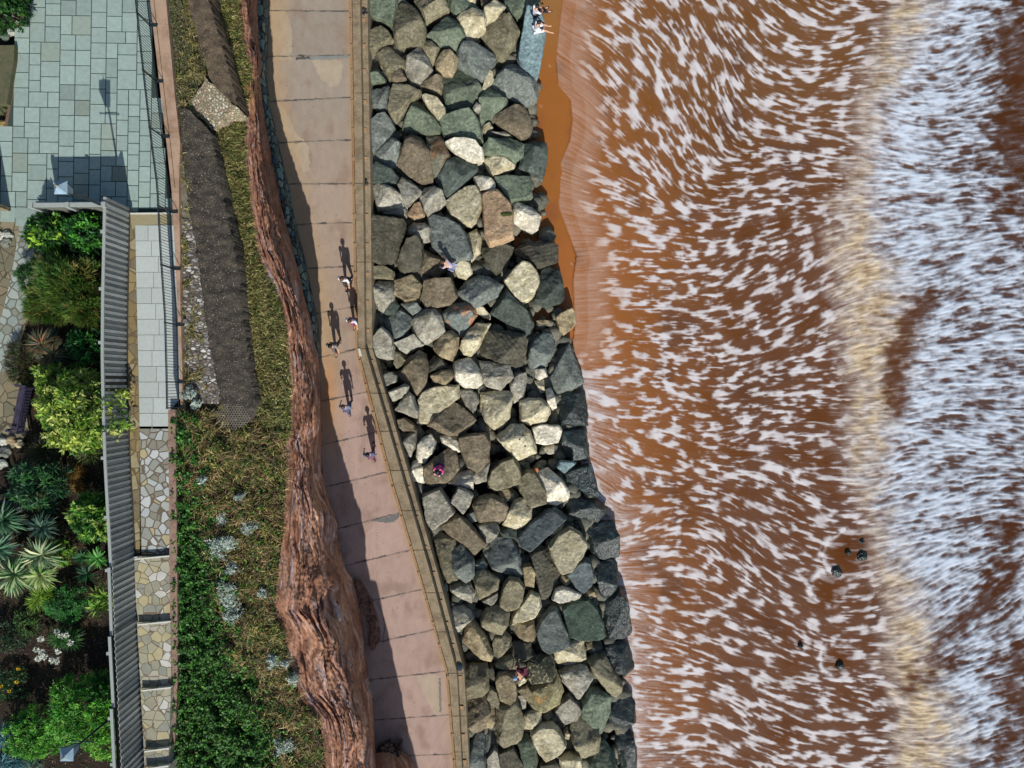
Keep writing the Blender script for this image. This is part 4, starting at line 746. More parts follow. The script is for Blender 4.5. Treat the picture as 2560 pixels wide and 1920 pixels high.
# ================= rock armour =================
# outlines traced in five working sheets; each entry: colour letter, height step, then x,y pairs in tens of sheet units
TS = {'1': (900, 0, 2.441), '2': (900, 380, 2.441), '3': (900, 760, 2.441), '4': (960, 1140, 2.441), '5': (1080, 1515, 2.441), 'Q': (1400, 1380, 1.085), 'R': (1400, 1200, 1.447), 'P': (0, 0, 1)}
RD = '''1n0 6,-4 38,-4 38,10 34,20 34,28 29,28 20,23 14,19 7,11
1o1 38,8 45,4 53,6 62,16 67,25 66,46 58,45 40,49 36,44 34,22
1o1 60,-4 86,-4 91,10 90,12 80,18 68,24 63,14 56,2
1n0 90,-4 106,-4 118,5 122,9 108,15 96,16 91,8
1c1 106,-4 119,-4 118,4 114,4 108,2
1b0 122,-4 138,-4 134,4 128,10 124,8
1c1 138,0 144,3 149,8 145,14 139,20 129,24 126,12 130,6
1n1 150,-4 184,-4 183,13 170,16 160,17 148,9 147,5
1c1 99,20 103,13 116,10 125,12 129,20 128,30 120,37 110,42 106,40 104,30
1n1 88,18 96,20 104,28 108,37 104,41 97,51 90,46 82,48 68,37 72,34
1o0 8,38 13,32 22,28 30,33 34,42 22,48 13,57 10,54 7,46
1o1 139,18 147,20 160,27 163,33 158,45 147,64 138,58 136,50 124,38 132,28
1s2 171,12 183,16 188,25 190,33 188,50 184,72 181,77 174,75 165,68 162,62 165,45 168,22
1o0 16,56 26,49 33,50 47,64 46,70 42,68 36,74 31,84 28,80 22,66
1o0 68,41 74,42 82,50 78,60 74,68 70,60 66,52 62,48
1l1 55,60 59,49 64,51 70,62 75,72 70,80 60,87 52,87 48,80 46,72 53,64
1t1 86,52 94,52 100,60 99,68 94,78 85,77 78,73 77,64 80,57
1g1 104,44 114,42 128,50 138,57 139,62 132,72 125,83 119,78 112,68 101,68 98,54
1n0 84,79 100,70 112,72 118,82 126,94 124,100 115,110 100,114 89,118 86,104 84,92
1n0 12,70 19,72 27,82 26,85 10,86 9,80
1b0 32,77 42,70 48,82 36,88 33,84
1b0 60,88 75,80 84,78 84,94 83,98 66,92
1g0 9,100 12,92 30,90 31,95 30,106 27,116 22,116 10,109
1o1 34,88 50,87 62,94 60,98 52,104 48,112 37,124 33,122 30,114 32,100
1c1 64,100 68,98 80,102 87,110 88,118 82,124 76,118 70,112
1n0 44,132 48,118 54,104 58,103 66,112 78,122 82,130 81,137 68,137 46,136
1n1 82,124 92,120 103,115 112,114 120,122 124,134 125,145 116,140 104,138 88,142 84,136
1n0 122,120 124,104 128,92 133,91 144,97 152,104 150,110 140,118 124,128
1l1 115,112 119,105 124,108 123,114 118,117
1c0 131,74 136,76 137,82 128,94 125,92 128,82
1g1 135,86 142,76 152,68 160,67 170,75 178,82 182,96 180,101 170,108 160,104 148,98 138,91
1b1 136,121 144,116 158,111 168,108 174,120 176,131 174,138 165,142 154,134 140,126
1c0 126,128 133,125 137,132 128,137 125,134
1g0 9,130 20,120 27,118 33,124 36,132 33,142 28,148 14,158 10,155
1g0 28,143 34,142 43,148 41,160 37,170 30,172 12,168 10,160
1b1 46,143 52,139 62,142 66,150 68,160 73,175 74,186 62,187 50,180 38,168 40,158 46,150
1r1 68,139 78,138 86,144 92,160 86,172 80,184 76,182 72,160
1W2 88,148 97,144 108,143 119,146 126,154 126,164 122,166 110,165 106,160 98,158
1n1 127,148 136,142 154,142 167,147 166,160 158,166 128,158 126,152
1d1 168,148 178,146 190,147 192,155 190,172 188,181 174,180 172,173 163,172 166,160
1l0 132,136 150,135 156,140 150,142 134,139
2c0 126,8 132,4 145,6 158,13 157,16 136,25 133,22
2d1 93,6 100,5 106,10 119,13 119,18 92,47 88,44 78,30 84,20 90,12
2d0 10,15 18,12 34,20 39,26 38,33 32,35 20,27 10,32
2l1 13,36 17,30 24,32 36,38 44,46 48,56 44,58 28,60 18,61 16,52 14,44
2l1 38,34 43,26 52,30 63,40 60,46 50,57 46,50 42,40
2l1 60,45 66,37 76,35 84,42 88,52 80,58 70,67 66,60 62,50
2c1 88,51 96,44 108,37 119,35 124,45 125,58 118,72 114,77 106,74 94,66
2W1 116,26 122,24 136,27 138,36 134,40 123,40 118,32
2n0 137,27 150,25 174,25 176,46 172,49 160,48 155,53 148,46 140,34
2p2 125,44 130,41 142,40 148,48 154,54 156,64 157,88 143,90 141,95 133,96 128,86 126,60
2W1 156,60 157,53 164,52 176,58 185,66 182,78 176,83 166,78 157,72
2l0 21,60 40,58 48,60 48,67 40,66 24,64
2p0 50,62 56,53 62,52 66,62 66,66 56,69 50,66
2k2 11,76 14,66 46,71 46,78 40,104 36,113 22,114 12,110
2l0 47,82 54,73 66,72 74,78 73,90 64,93 60,86 50,86
2g1 70,68 76,65 90,68 102,76 110,86 115,106 112,110 94,115 86,106 74,96 72,84
2k1 39,114 48,90 60,86 64,94 64,110 62,120 46,124 40,120
2b0 60,118 65,100 72,106 86,112 87,116 80,129 70,124 64,128
2c0 110,84 120,79 124,88 123,104 114,112 113,100
2k0 124,100 134,96 150,96 157,98 152,114 140,128 132,118 126,108
2k1 158,100 168,95 196,93 202,96 202,112 190,112 181,119 174,106 160,104
2c2 148,132 156,122 166,113 174,114 182,124 183,134 176,150 166,156 158,148
2d0 186,122 194,118 204,122 208,136 209,150 204,155 190,159 186,155 178,153 184,134
2o0 12,118 24,116 35,122 34,130 12,130
2c0 96,118 104,112 112,113 115,124 108,130 100,128
2g1 100,144 108,134 122,126 134,130 146,137 140,148 126,156 118,160 110,154
2b1 66,132 76,130 94,130 96,140 99,148 92,156 74,160 68,160 63,148
2t0 36,132 46,130 54,126 64,136 62,144 58,152 48,154 36,146
2l0 13,138 20,133 36,134 36,146 34,154 28,158 22,166 16,156 12,148
3d0 24,10 36,-6 40,2 36,12 26,11
3g0 42,0 56,-4 64,6 54,12 50,8
3g0 24,18 36,8 42,6 53,14 52,24 44,33 37,37 33,30
3l1 54,14 64,7 76,5 83,14 87,28 80,34 67,41 60,36 54,28 52,20
3q0 84,10 94,1 110,-2 118,6 120,12 110,22 106,32 101,35 98,24 88,20
3c0 118,4 126,3 134,12 133,16 126,14 120,10
3d1 134,10 140,0 150,-16 158,-8 172,8 177,20 173,30 168,30 150,20 138,12
3t0 200,14 205,10 217,4 219,8 221,20 216,26 208,32 205,28
3t0 180,17 190,16 198,18 196,21 184,20
3k1 124,46 130,28 150,28 169,32 169,48 166,62 158,64 136,57 124,53
3l1 14,34 22,24 28,28 34,36 35,44 34,56 28,56 18,54 13,42
3l0 36,40 56,31 65,42 48,51 42,48
3t1 75,43 84,30 94,27 101,34 100,46 95,58 84,54 75,46
3c1 102,44 110,28 119,20 133,21 128,32 122,44 114,53 107,51
3g0 172,46 176,38 188,30 196,32 200,44 198,52 190,64 176,68 171,58 172,50
3o0 34,54 37,48 42,50 48,58 38,66 35,60
3b1 40,73 50,56 60,49 67,52 70,64 68,78 64,88 58,93 52,88 48,76
3k0 71,58 76,53 84,56 90,66 80,68 72,70
3t1 72,73 84,68 94,68 96,74 90,82 86,84 76,80
3W1 96,60 112,55 120,64 125,72 125,82 118,86 108,86 97,78 98,68
3l1 126,70 122,58 136,60 153,63 156,75 144,88 130,84 125,78
3l0 154,82 158,72 170,70 171,80 167,96 158,101 154,92
3W1 178,67 190,66 192,74 184,78 180,76
3c0 178,78 188,77 190,90 184,92
3g0 209,45 214,42 221,57 229,80 221,85 203,91 193,78 203,72 207,70
3l0 20,74 32,70 38,73 38,80 28,84 24,80
3l1 28,90 46,82 50,84 49,92 34,100 30,94
3l1 36,108 44,100 50,90 56,96 60,110 59,117 48,112 38,110
3c0 60,98 64,90 78,84 88,83 100,84 101,96 92,100 82,104 72,110 70,122 62,122 60,112
3l0 102,88 114,87 120,92 122,100 116,112 108,104 104,96
3c1 124,92 136,90 152,90 156,96 153,116 146,126 138,128 128,120 124,108
3c1 164,100 172,97 186,97 194,104 194,112 190,120 174,124 164,120
3W1 190,88 196,86 200,96 202,106 197,109 192,100
3b1 72,110 84,103 96,101 108,108 118,119 102,134 90,134 80,130 70,124
3b1 101,136 114,133 128,133 133,140 130,148 132,160 120,172 110,166 104,150
3c2 140,136 146,132 154,124 166,124 174,130 180,148 180,152 160,160 152,150 144,140
3W1 176,126 186,123 204,125 206,130 203,142 190,144 180,142
3W0 186,148 198,144 203,146 200,152 192,154
3w0 200,116 204,124 233,124 231,98 229,89 207,90 201,102
Pw0 1401,1070 1460,1075 1470,1110 1472,1151 1433,1149 1407,1141 1398,1104
3b0 38,118 46,116 56,124 58,130 44,130 40,126
3l0 42,140 50,132 58,129 58,140 52,156 48,156 44,150
3W1 58,150 64,138 72,134 78,142 74,152 66,164 60,162 58,156
3W0 82,136 90,131 98,134 103,142 104,151 98,152 90,144 84,142
4o1 106,26 110,14 120,5 132,0 138,10 140,20 138,28 126,32 116,35 108,32
4b1 41,10 52,2 66,-8 74,0 76,14 70,22 62,28 48,30 42,26 41,22
4W0 64,28 74,18 90,13 92,24 91,34 78,28
4l0 90,12 98,6 108,7 106,18 105,26 94,28 91,20
4W0 25,18 30,6 36,4 41,16 41,27 28,26
4l1 40,40 52,38 58,32 62,44 73,57 64,65 50,75 44,66 41,52
4l1 69,46 76,32 84,34 91,40 88,50 82,58 74,52
4b1 91,50 98,42 110,39 120,43 127,53 122,66 116,66 98,67 93,60
4t0 116,36 126,32 130,37 130,42 125,47 118,40
4o1 138,22 146,15 154,16 160,28 166,36 166,48 150,52 144,42 138,34
4W1 156,18 168,13 182,24 189,36 188,44 176,50 166,48 166,34 160,26
4c1 122,70 126,58 134,46 144,44 151,54 151,64 142,73 134,74
4g0 84,60 92,56 96,66 88,68
Ps1 1392,1168 1400,1152 1433,1154 1439,1158 1424,1172 1410,1183
Pw0 1405,1185 1425,1175 1472,1160 1480,1180 1492,1225 1497,1236 1490,1240 1470,1238 1440,1215 1412,1195
4b1 60,72 74,58 86,66 98,82 104,90 92,100 88,96 78,82 62,76
4l0 94,70 104,67 115,68 118,76 110,88 102,89 100,80
4d0 118,76 128,72 136,76 134,84 122,84
4x1 137,82 150,68 166,56 174,54 186,63 170,78 150,97 142,92
4c0 172,76 180,68 184,70 182,76 172,81
Pw0 1410,1283 1415,1240 1425,1237 1450,1240 1480,1246 1516,1268 1508,1288 1493,1305 1465,1303 1430,1303 1412,1295
4o0 50,84 58,78 72,86 74,92 66,100 66,118 76,126 66,129 60,120 54,96
4g1 68,108 70,96 80,90 86,98 92,106 92,122 84,130 76,124 72,114
4g0 102,96 108,86 118,84 130,85 138,100 142,118 142,126 130,120 120,118 112,108 104,100
4k0 148,96 158,91 168,96 172,108 180,120 174,136 166,146 160,146 156,128 152,108
4c1 169,92 178,80 190,73 200,78 208,90 204,100 192,116 181,119 174,106
4t0 142,112 150,110 155,118 154,134 144,132 143,120
4d0 138,102 144,100 147,106 140,109
4g0 92,110 102,104 107,110 104,116 94,118
4o1 92,120 100,118 112,122 118,127 116,136 108,142 98,147 94,138
4l0 68,134 76,129 88,130 93,140 90,150 78,146 68,138
4g0 58,130 64,128 66,138 60,142 57,136
4o1 120,150 122,132 128,124 138,126 144,134 142,146 138,155 126,158 118,152
4l0 100,148 112,144 117,138 117,144 110,152
4c0 132,162 140,152 150,138 158,142 161,154 154,163 140,168 130,170
4W0 172,146 176,136 184,134 202,140 200,144 190,148 180,149
4t0 180,128 181,120 190,124 192,130 186,132
4t0 202,138 208,134 216,137 218,144 208,148
Qx1 16,50 30,36 42,22 56,14 68,18 74,46 78,56 72,72 60,88 54,92 38,86 28,66 24,58
Qw0 84,40 86,26 120,18 130,26 134,50 132,80 122,98 104,108 94,104 86,70
Rw0 41,80 60,76 90,71 94,86 98,104 102,122 100,132 78,138 60,134 54,124 48,100
5v0 132,0 142,-6 160,-8 168,0 175,16 177,30 170,33 150,32 140,28
5w0 174,0 180,-14 192,-18 200,-8 203,18 204,26 196,33 180,32 178,20
5l0 17,10 22,2 32,0 40,6 43,11 36,18 28,26 22,28 18,20
5t1 32,34 36,18 41,13 48,20 56,34 62,50 60,56 50,54 40,44 34,38
5o1 50,14 56,2 66,0 78,5 79,9 74,22 71,30 60,26 50,20
5t0 83,16 94,15 104,14 106,24 106,36 100,39 88,32 84,26
5g1 106,24 112,12 120,2 127,2 133,14 139,26 142,38 130,42 118,45 112,40
5o0 62,30 74,26 81,32 81,40 72,50 66,54 62,42
5o0 64,60 72,52 84,50 86,58 86,66 76,64 66,62
5k0 82,38 92,36 100,38 106,50 98,54 88,58 82,50
5y2 97,62 100,54 110,50 122,50 125,58 127,68 124,74 110,78 102,80 98,72
5c0 122,42 138,36 154,33 157,54 142,61 126,58 123,50
5l1 130,68 140,60 150,60 158,62 165,74 160,82 152,94 148,95 142,84 134,78
5o1 160,56 166,50 178,52 184,66 195,80 194,88 188,93 182,90 172,76 164,66
5w0 176,42 190,34 200,38 207,62 196,70 186,66 178,56
5t0 157,36 164,35 164,42 158,44
5o1 33,66 40,61 56,60 58,74 58,86 52,92 36,95 33,84
5k0 57,62 62,58 65,66 65,76 60,79 57,72
5t1 65,76 68,68 76,66 84,72 87,86 86,94 80,98 70,94 67,86
5c0 86,70 94,68 98,74 96,78 88,82
5t0 87,84 98,80 102,86 96,93 90,88
5z1 100,84 112,78 128,70 132,80 134,88 130,100 118,106 110,108 102,104 97,94
5o0 56,92 60,82 66,86 70,96 68,102 60,98
5b0 34,98 44,92 54,90 62,104 60,116 50,130 42,128 36,124
5t0 56,100 64,98 65,118 62,125 55,124 60,112
5o1 66,112 66,102 76,98 86,94 92,110 95,120 92,134 86,140 73,143 67,136
5l0 86,90 92,88 97,94 96,102 92,104
5c0 92,112 104,106 112,108 112,118 102,126 94,126
5b0 112,108 122,104 125,112 120,118 114,116
5l0 124,106 132,96 140,90 150,98 153,104 148,114 136,119 130,114
5n0 150,110 152,96 160,84 170,86 183,94 182,110 176,124 171,128 164,124 156,116
5w0 184,92 194,80 200,90 207,98 208,118 196,124 184,124 180,118 182,106
5c1 101,128 110,121 124,120 132,130 137,140 132,146 116,155 110,150 104,138
5o1 142,118 150,112 160,116 172,134 170,150 156,154 150,153 144,140
5c0 134,128 138,124 142,130 140,136 136,134
5g0 54,128 60,126 63,140 56,151 54,142
5g0 38,144 46,130 53,132 54,148 56,176 38,176
5l0 56,152 64,142 68,146 70,160 72,176 58,176
5k0 68,146 82,142 90,152 94,160 88,176 72,176
5n0 86,134 98,132 104,140 109,158 104,170 96,162 92,152
5c0 131,156 142,151 152,154 156,176 132,176
5n0 160,158 168,142 176,138 186,150 192,176 158,176
5w0 186,134 194,128 206,130 209,150 209,176 196,176 188,150
5k0 110,160 124,158 124,176 108,176'''
CC = {'o': ((138, 130, 100), (104, 94, 66), 'olive grey'), 'n': ((112, 128, 112), (84, 98, 86), 'green grey'), 'c': ((200, 191, 162), (160, 146, 108), 'cream'), 'W': ((222, 216, 198), (180, 170, 150), 'chalky white'),
      'l': ((168, 164, 148), (120, 112, 92), 'light grey'), 't': ((168, 146, 104), (122, 100, 66), 'tan'), 'b': ((140, 122, 96), (104, 88, 66), 'brown'), 'g': ((112, 122, 122), (80, 88, 90), 'slate grey'),
      'k': ((94, 92, 80), (66, 62, 54), 'dark grey'), 'd': ((80, 94, 94), (52, 62, 64), 'dark slate'), 'w': ((36, 52, 56), (20, 30, 34), 'wet black'), 's': ((120, 150, 162), (92, 118, 130), 'pale blue'),
      'x': ((96, 110, 120), (70, 82, 92), 'blue slate'), 'p': ((192, 160, 128), (160, 126, 96), 'pinkish sandstone'), 'r': ((120, 122, 108), (140, 104, 78), 'rust-flushed green'), 'q': ((110, 122, 124), (196, 140, 108), 'grey and pink'),
      'v': ((72, 94, 86), (44, 60, 58), 'dark green'), 'y': ((80, 82, 70), (190, 180, 150), 'lichen-topped dark'), 'z': ((138, 132, 100), (196, 150, 88), 'orange-patched')}
for k_ in CC:
    a_, b_, n_ = CC[k_]; f_ = .62 if k_ in 'obtkl' else .9
    def gy(c): m_ = sum(c)/3; w_ = (m_+4, m_+2, m_-6); return tuple(w_[i]+(c[i]-m_)*f_*.9+0 for i in range(3))
    CC[k_] = (gy(a_), gy(b_), n_)
RM = {}
for k_, (a_, b_, nm_) in CC.items():
    wet = k_ in 'w'
    p2 = {'q': (1.1, A(*b_), .52, .56), 'y': (7, A(*b_), .56, .62), 'z': (1.4, A(*b_), .54, .60), 'r': (.9, A(*b_), .5, .62)}.get(k_, (1.5, A(*b_), .42, .72))
    RM[k_] = M('rock_'+nm_.replace(' ', '_').replace('-', '_'), base=tuple(np.array(A(*a_))*(1.14 if k_ in 'cWlotg' else 1.04)), n1=p2, n2=(3.5, tuple(np.array(A(*a_))*1.5) if not wet else A(70, 92, 98), .55, .78), rand=.16, mul=(7, .38, 1.62, 14), rough=.28 if wet else .85, spec=.6 if wet else .25,
               bump=[(2.6, .7, .12), (8, .85, .06), (30, .7, .018)])
def shape_word(pts):
    P_ = np.array(pts); d = P_-P_.mean(0); w, v = np.linalg.eigh(d.T @ d); ar = math.sqrt(w[1]/max(w[0], 1e-6))
    ang = math.degrees(math.atan2(v[1, 1], v[0, 1])) % 180
    if ar > 1.75: return 'long' , ang
    return ('blocky' if len(pts) >= 9 else 'angular') if ar > 1.25 else 'squat', ang
LMK = [((1340, 95), 'the pale blue slab with the seated pair'), ((1335, 400), 'the dark ribbed block at the water'), ((1245, 560), 'the tall pinkish sandstone slab'), ((1160, 378), 'the cracked chalky white boulder'), ((967, 600), 'the large dark flat slab by the wall'),
       ((1255, 868), 'the grooved dark block'), ((1295, 1105), 'the cream boulder with drilled holes'), ((1098, 1165), 'the boulder with the person in pink'), ((1350, 1320), 'the oblong blue slate slab'), ((1352, 1672), 'the lichen-topped dark block'),
       ((1360, 1740), 'the orange-patched boulder'), ((1075, 940), 'the brown leaning boulder'), ((1145, 1025), 'the wide brown ridged boulder'), ((1010, 455), 'the upper shackle on the wall'), ((930, 870), 'the upper bend of the sea wall'), ((1150, 1680), 'the lower bend of the sea wall'),
       ((1305, 700), 'the rounded cream boulder'), ((1040, 80), 'the tall olive boulder near the wall top'), ((1385, 1245), 'the white boulder with a rust spot'), ((1205, 1900), 'the bottom edge of the photo'), ((1480, 1600), 'the lowest foam-edged rocks')]
EXPL = {'1s': 'long pale blue flat slab carrying the two people dressed in white', '2p': 'tall pinkish sandstone slab with a green moss patch', '1d': 'dark ribbed block at the water edge with finely grooved top', '5y': 'dark lichen-topped square block beside the climbing person',
        '5z': 'large olive boulder with orange and slate patches below the climber', '4x': 'oblong smooth blue slate slab lying diagonally among cream boulders', '1r': 'narrow green boulder with a rusty flush left of the cracked white one', '3q': 'grey boulder with a flat salmon pink top face', '5v': 'broad dark green boulder beside the ridged black one'}
ROCKS = []; LB = {}
def make_rock(code, ci, hs, pts, idx):
    rr = random.Random(idx*13+5)
    arr = np.array(pts, float); cu, cv_ = arr.mean(0); w = np.ptp(arr, axis=0); size = float(np.sqrt(w[0]*w[1]))/50.
    led = itp(cv_, LED)+19; edge = np.interp(cv_, [0, 400, 740, 900, 1200, 1500, 1920], [1380, 1385, 1420, 1450, 1480, 1560, 1600])
    t = np.clip((cu-led)/(edge-led), 0, 1); zt = -.35-1.75*t**1.15+hs*.28-.30*(size < .75)+rr.uniform(-.1, .1)
    if ci == 'w': zt = min(zt, -2.05)
    zt = max(zt, -2.45); hgt = min(1.7, .6+size*.62)
    zo = zt-.32*hgt; c = P(cu, cv_, zo)
    out = [P(cu+(u-cu)*1.08, cv_+(v-cv_)*1.08, zo+rr.uniform(-.08, .08)*size) for u, v in pts]
    tilt = (rr.uniform(-.22, .22), rr.uniform(-.22, .26)); V = []
    for p in out: V.append(p)
    for p in out:                            # lower girdle
        q = c+(p-c)*rr.uniform(.88, .97); V.append(Vector((q.x, q.y, zo-.35*hgt)))
        q = c+(p-c)*.75; V.append(Vector((q.x, q.y, zt-hgt-.35)))
    # broken upper faces: two or three planes meeting along a ridge
    flat = ci in 'sxp' or idx in (10, 52, 53, 54, 68) or rr.random() < .2
    ra = rr.uniform(0, math.pi); rd = Vector((math.cos(ra), math.sin(ra), 0)); off_ = Vector((rr.uniform(-.22, .22), rr.uniform(-.22, .22), 0))*size
    kk = .90 if flat else rr.uniform(.70, .86)
    for p in out:
        q = c+(p-c)*kk; d = (q-c-off_); dist = abs(d.x*rd.y-d.y*rd.x)
        fall = .03 if flat else rr.uniform(.32, .70)
        z = zt-fall*dist+tilt[0]*(q.x-c.x)+tilt[1]*(q.y-c.y)*-1
        V.append(Vector((q.x, q.y, max(z, zo+.02))))
    if not flat:
        for s_ in (-.34, .1, .36):
            q = c+off_+rd*s_*size*.8; V.append(Vector((q.x, q.y, zt+.05*size+tilt[0]*(q.x-c.x)-tilt[1]*(q.y-c.y))))
    bm = bmesh.new()
    for p in V: bm.verts.new(p-c)
    bm.verts.ensure_lookup_table(); r_ = bmesh.ops.convex_hull(bm, input=bm.verts)
    dl = [g for g in r_['geom_interior']+r_['geom_unused'] if isinstance(g, bmesh.types.BMVert)]
    bmesh.ops.delete(bm, geom=list(set(dl)), context='VERTS')
    bmesh.ops.dissolve_limit(bm, angle_limit=R(7), verts=bm.verts, edges=bm.edges)
    bmesh.ops.bevel(bm, geom=[e for e in bm.edges if e.is_manifold and e.calc_face_angle(0) > .3], offset=.02+.008*size, segments=1, affect='EDGES', profile=.5)
    bmesh.ops.triangulate(bm, faces=bm.faces)
    for it in range(7):
        es = [e for e in bm.edges if e.calc_length() > (.135 if size > .5 else .10)]
        if not es: break
        bmesh.ops.subdivide_edges(bm, edges=es, cuts=1); bmesh.ops.triangulate(bm, faces=[f for f in bm.faces if len(f.verts) > 3])
    bm.normal_update(); sd = Vector((idx*3.7, idx*1.3, 0)); mv = []
    ribs = idx == RIB; ga = R(80)
    for v in bm.verts:
        co = v.co; n_ = v.normal
        a = mnoise.fractal(co*2.2+sd, .8, 2.1, 5)*.030*min(1.2, size+.3)
        f_ = mnoise.noise(Vector((co.x*3.1, co.y*3.1, co.z*5))+sd); a += (abs(f_)-.2)*.035*min(1, size)
        q = mnoise.cell(co*2.3+sd); a += (q-.5)*.018
        if ci in 'k' and size > 1.0: a += .012*math.sin((co.x*math.cos(ra)+co.y*math.sin(ra))*30)
        mv.append(co+n_*a)
    for v, m_ in zip(bm.verts, mv): v.co = m_
    me = bpy.data.meshes.new('boulder'); bm.to_mesh(me); bm.free()
    me.polygons.foreach_set('use_smooth', np.ones(len(me.polygons), bool)); me.set_sharp_from_angle(angle=R(27))
    me.materials.append(RM[ci]); o = bpy.data.objects.new('boulder', me); COL.objects.link(o); o.location = c
    key = code+ci
    if key in EXPL and EXPL[key] not in LB: lab = EXPL[key]
    else:
        sh, ang = shape_word(pts); sz = 'large' if size > 1.75 else 'mid-sized' if size > 1.15 else 'small' if size > .65 else 'tiny'
        lm = sorted(LMK, key=lambda L_: math.hypot(L_[0][0]-cu, L_[0][1]-cv_))
        lab = None
        for L_ in lm:
            dx, dy = cu-L_[0][0], cv_-L_[0][1]; dd = math.hypot(dx, dy)
            near = 'touching' if dd < 28 else 'just' if dd < 75 else 'farther'
            dr = ('right of' if dx > 0 else 'left of') if abs(dx) > abs(dy)*2 else ('below' if dy > 0 else 'above') if abs(dy) > abs(dx)*2 else (('lower' if dy > 0 else 'upper')+(' right of' if dx > 0 else ' left of'))
            cand = f'{sz} {sh} {CC[ci][2]} boulder, {near+" " if near != "touching" else ""}{dr} {L_[1]}'
            if len(cand.split()) <= 16 and cand not in LB: lab = cand; break
        lab = lab or f'{CC[ci][2]} boulder {idx}'
    LB[lab] = 1; tag(o, lab, 'boulder', 'rock armour boulders below the sea wall')
    ROCKS.append((o, pts, zt, (cu, cv_))); return o
LINES = RD.split('\n'); RIB = [i for i, l in enumerate(LINES) if l.startswith('1d')][0]
for idx, line in enumerate(LINES):
    hd, *pp = line.split(); tx, ty, f_ = TS[hd[0]]
    pts = [(tx+float(a.split(',')[0])*f_, ty+float(a.split(',')[1])*f_) for a in pp]
    make_rock(hd[0], hd[1], int(hd[2]), pts, idx)
# small dark rubble filling the depths between the boulders
rr = random.Random(77); V = []; F = []
base_bm = bmesh.new(); bmesh.ops.create_icosphere(base_bm, subdivisions=1, radius=1); bv = np.array([v.co[:] for v in base_bm.verts]); bf = np.array([[v.index for v in f.verts] for f in base_bm.faces]); base_bm.free()
rg = np.random.RandomState(8); cnt = 0
for k in range(2300):
    v = rg.uniform(-120, 2060); led = itp(v, LED)+16; edge = np.interp(v, [0, 400, 740, 900, 1200, 1500, 1920], [1340, 1340, 1390, 1425, 1470, 1535, 1570]); u = rg.uniform(led, edge)
    t = (u-led)/(edge-led); z = -1.0-1.65*t-.3*rg.rand(); s = rg.uniform(.18, .5)
    X = bv*(1+rg.uniform(-.3, .3, bv.shape))*np.array([s, s*rg.uniform(.7, 1.2), s*.8])+np.array(P(u, v, z))
    V.append(X); F.append(bf+cnt*len(bv)); cnt += 1
ru = npmesh('rubble', np.vstack(V), np.vstack(F), M('dark_rubble', base=A(132, 128, 110), n1=(1.2, A(92, 94, 84), .4, .6), mul=(8, .6, 1.3), bump=[(9, .7, .06)]))
tag(ru, 'dark rubble packed between the big boulders of the sea defence', 'rubble', kind='stuff')
# below-frame / above-frame underlay of the defence; gap shade painted into its dark colour
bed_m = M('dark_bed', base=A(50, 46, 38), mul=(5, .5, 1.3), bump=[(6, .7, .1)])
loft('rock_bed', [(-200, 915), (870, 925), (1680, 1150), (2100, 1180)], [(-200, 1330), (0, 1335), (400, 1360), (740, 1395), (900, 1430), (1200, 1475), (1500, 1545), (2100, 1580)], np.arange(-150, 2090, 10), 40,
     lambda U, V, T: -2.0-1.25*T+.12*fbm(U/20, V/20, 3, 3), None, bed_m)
# drill holes, moss and stain details on single boulders
def surf_z(x, y, o):
    dep = o.data; bvh = BVHTree.FromPolygons([v.co for v in dep.vertices], [tuple(p.vertices) for p in dep.polygons]); h = bvh.ray_cast(Vector((x-o.location.x, y-o.location.y, 6)), Vector((0, 0, -1)))
    return (h[0].z+o.location.z) if h[0] is not None else None
def rock_at(u, v):
    best = None
    for o, pts, zt, c in ROCKS:
        if inpoly(u, v, pts):
            p = P(u, v, zt); z = surf_z(p.x, p.y, o)
            if z is not None and (best is None or z > best[1]): best = (o, z)
    return best
# half-drowned rocks out in the wash
for i, (u, v, s, lab) in enumerate(((2154, 1389, .34, 'large black drowned rock breaking the foam at the right'), (2116, 1380, .2, 'small black rock tip left of the larger drowned rock'), (2150, 1351, .2, 'tiny dark rock tip above the larger drowned rock'),
                                    (2097, 1663, .26, 'lone black rock in the foam ring near the bottom'), (2088, 1428, .34, 'faint greenish rock under the wash below the foam curl'), (1998, 1612, .16, 'small rock barely breaking the wash left of the foam ring'))):
    bm = bmesh.new(); bmesh.ops.create_icosphere(bm, subdivisions=4, radius=1)
    for w in bm.verts: w.co = Vector((w.co.x*s, w.co.y*s*.9, w.co.z*.34))*(1+.2*mnoise.fractal(w.co*1.2+Vector((i*5, 0, 0)), .8, 2, 4))
    me = bpy.data.meshes.new('drowned_rock'); bm.to_mesh(me); bm.free(); me.materials.append(RM['w']); o = bpy.data.objects.new('drowned_rock', me); COL.objects.link(o)
    o.location = P(u, v, -3.0-(.10 if i in (0, 3) else .15)); tag(o, lab, 'rock', 'rocks breaking the surface of the wash')
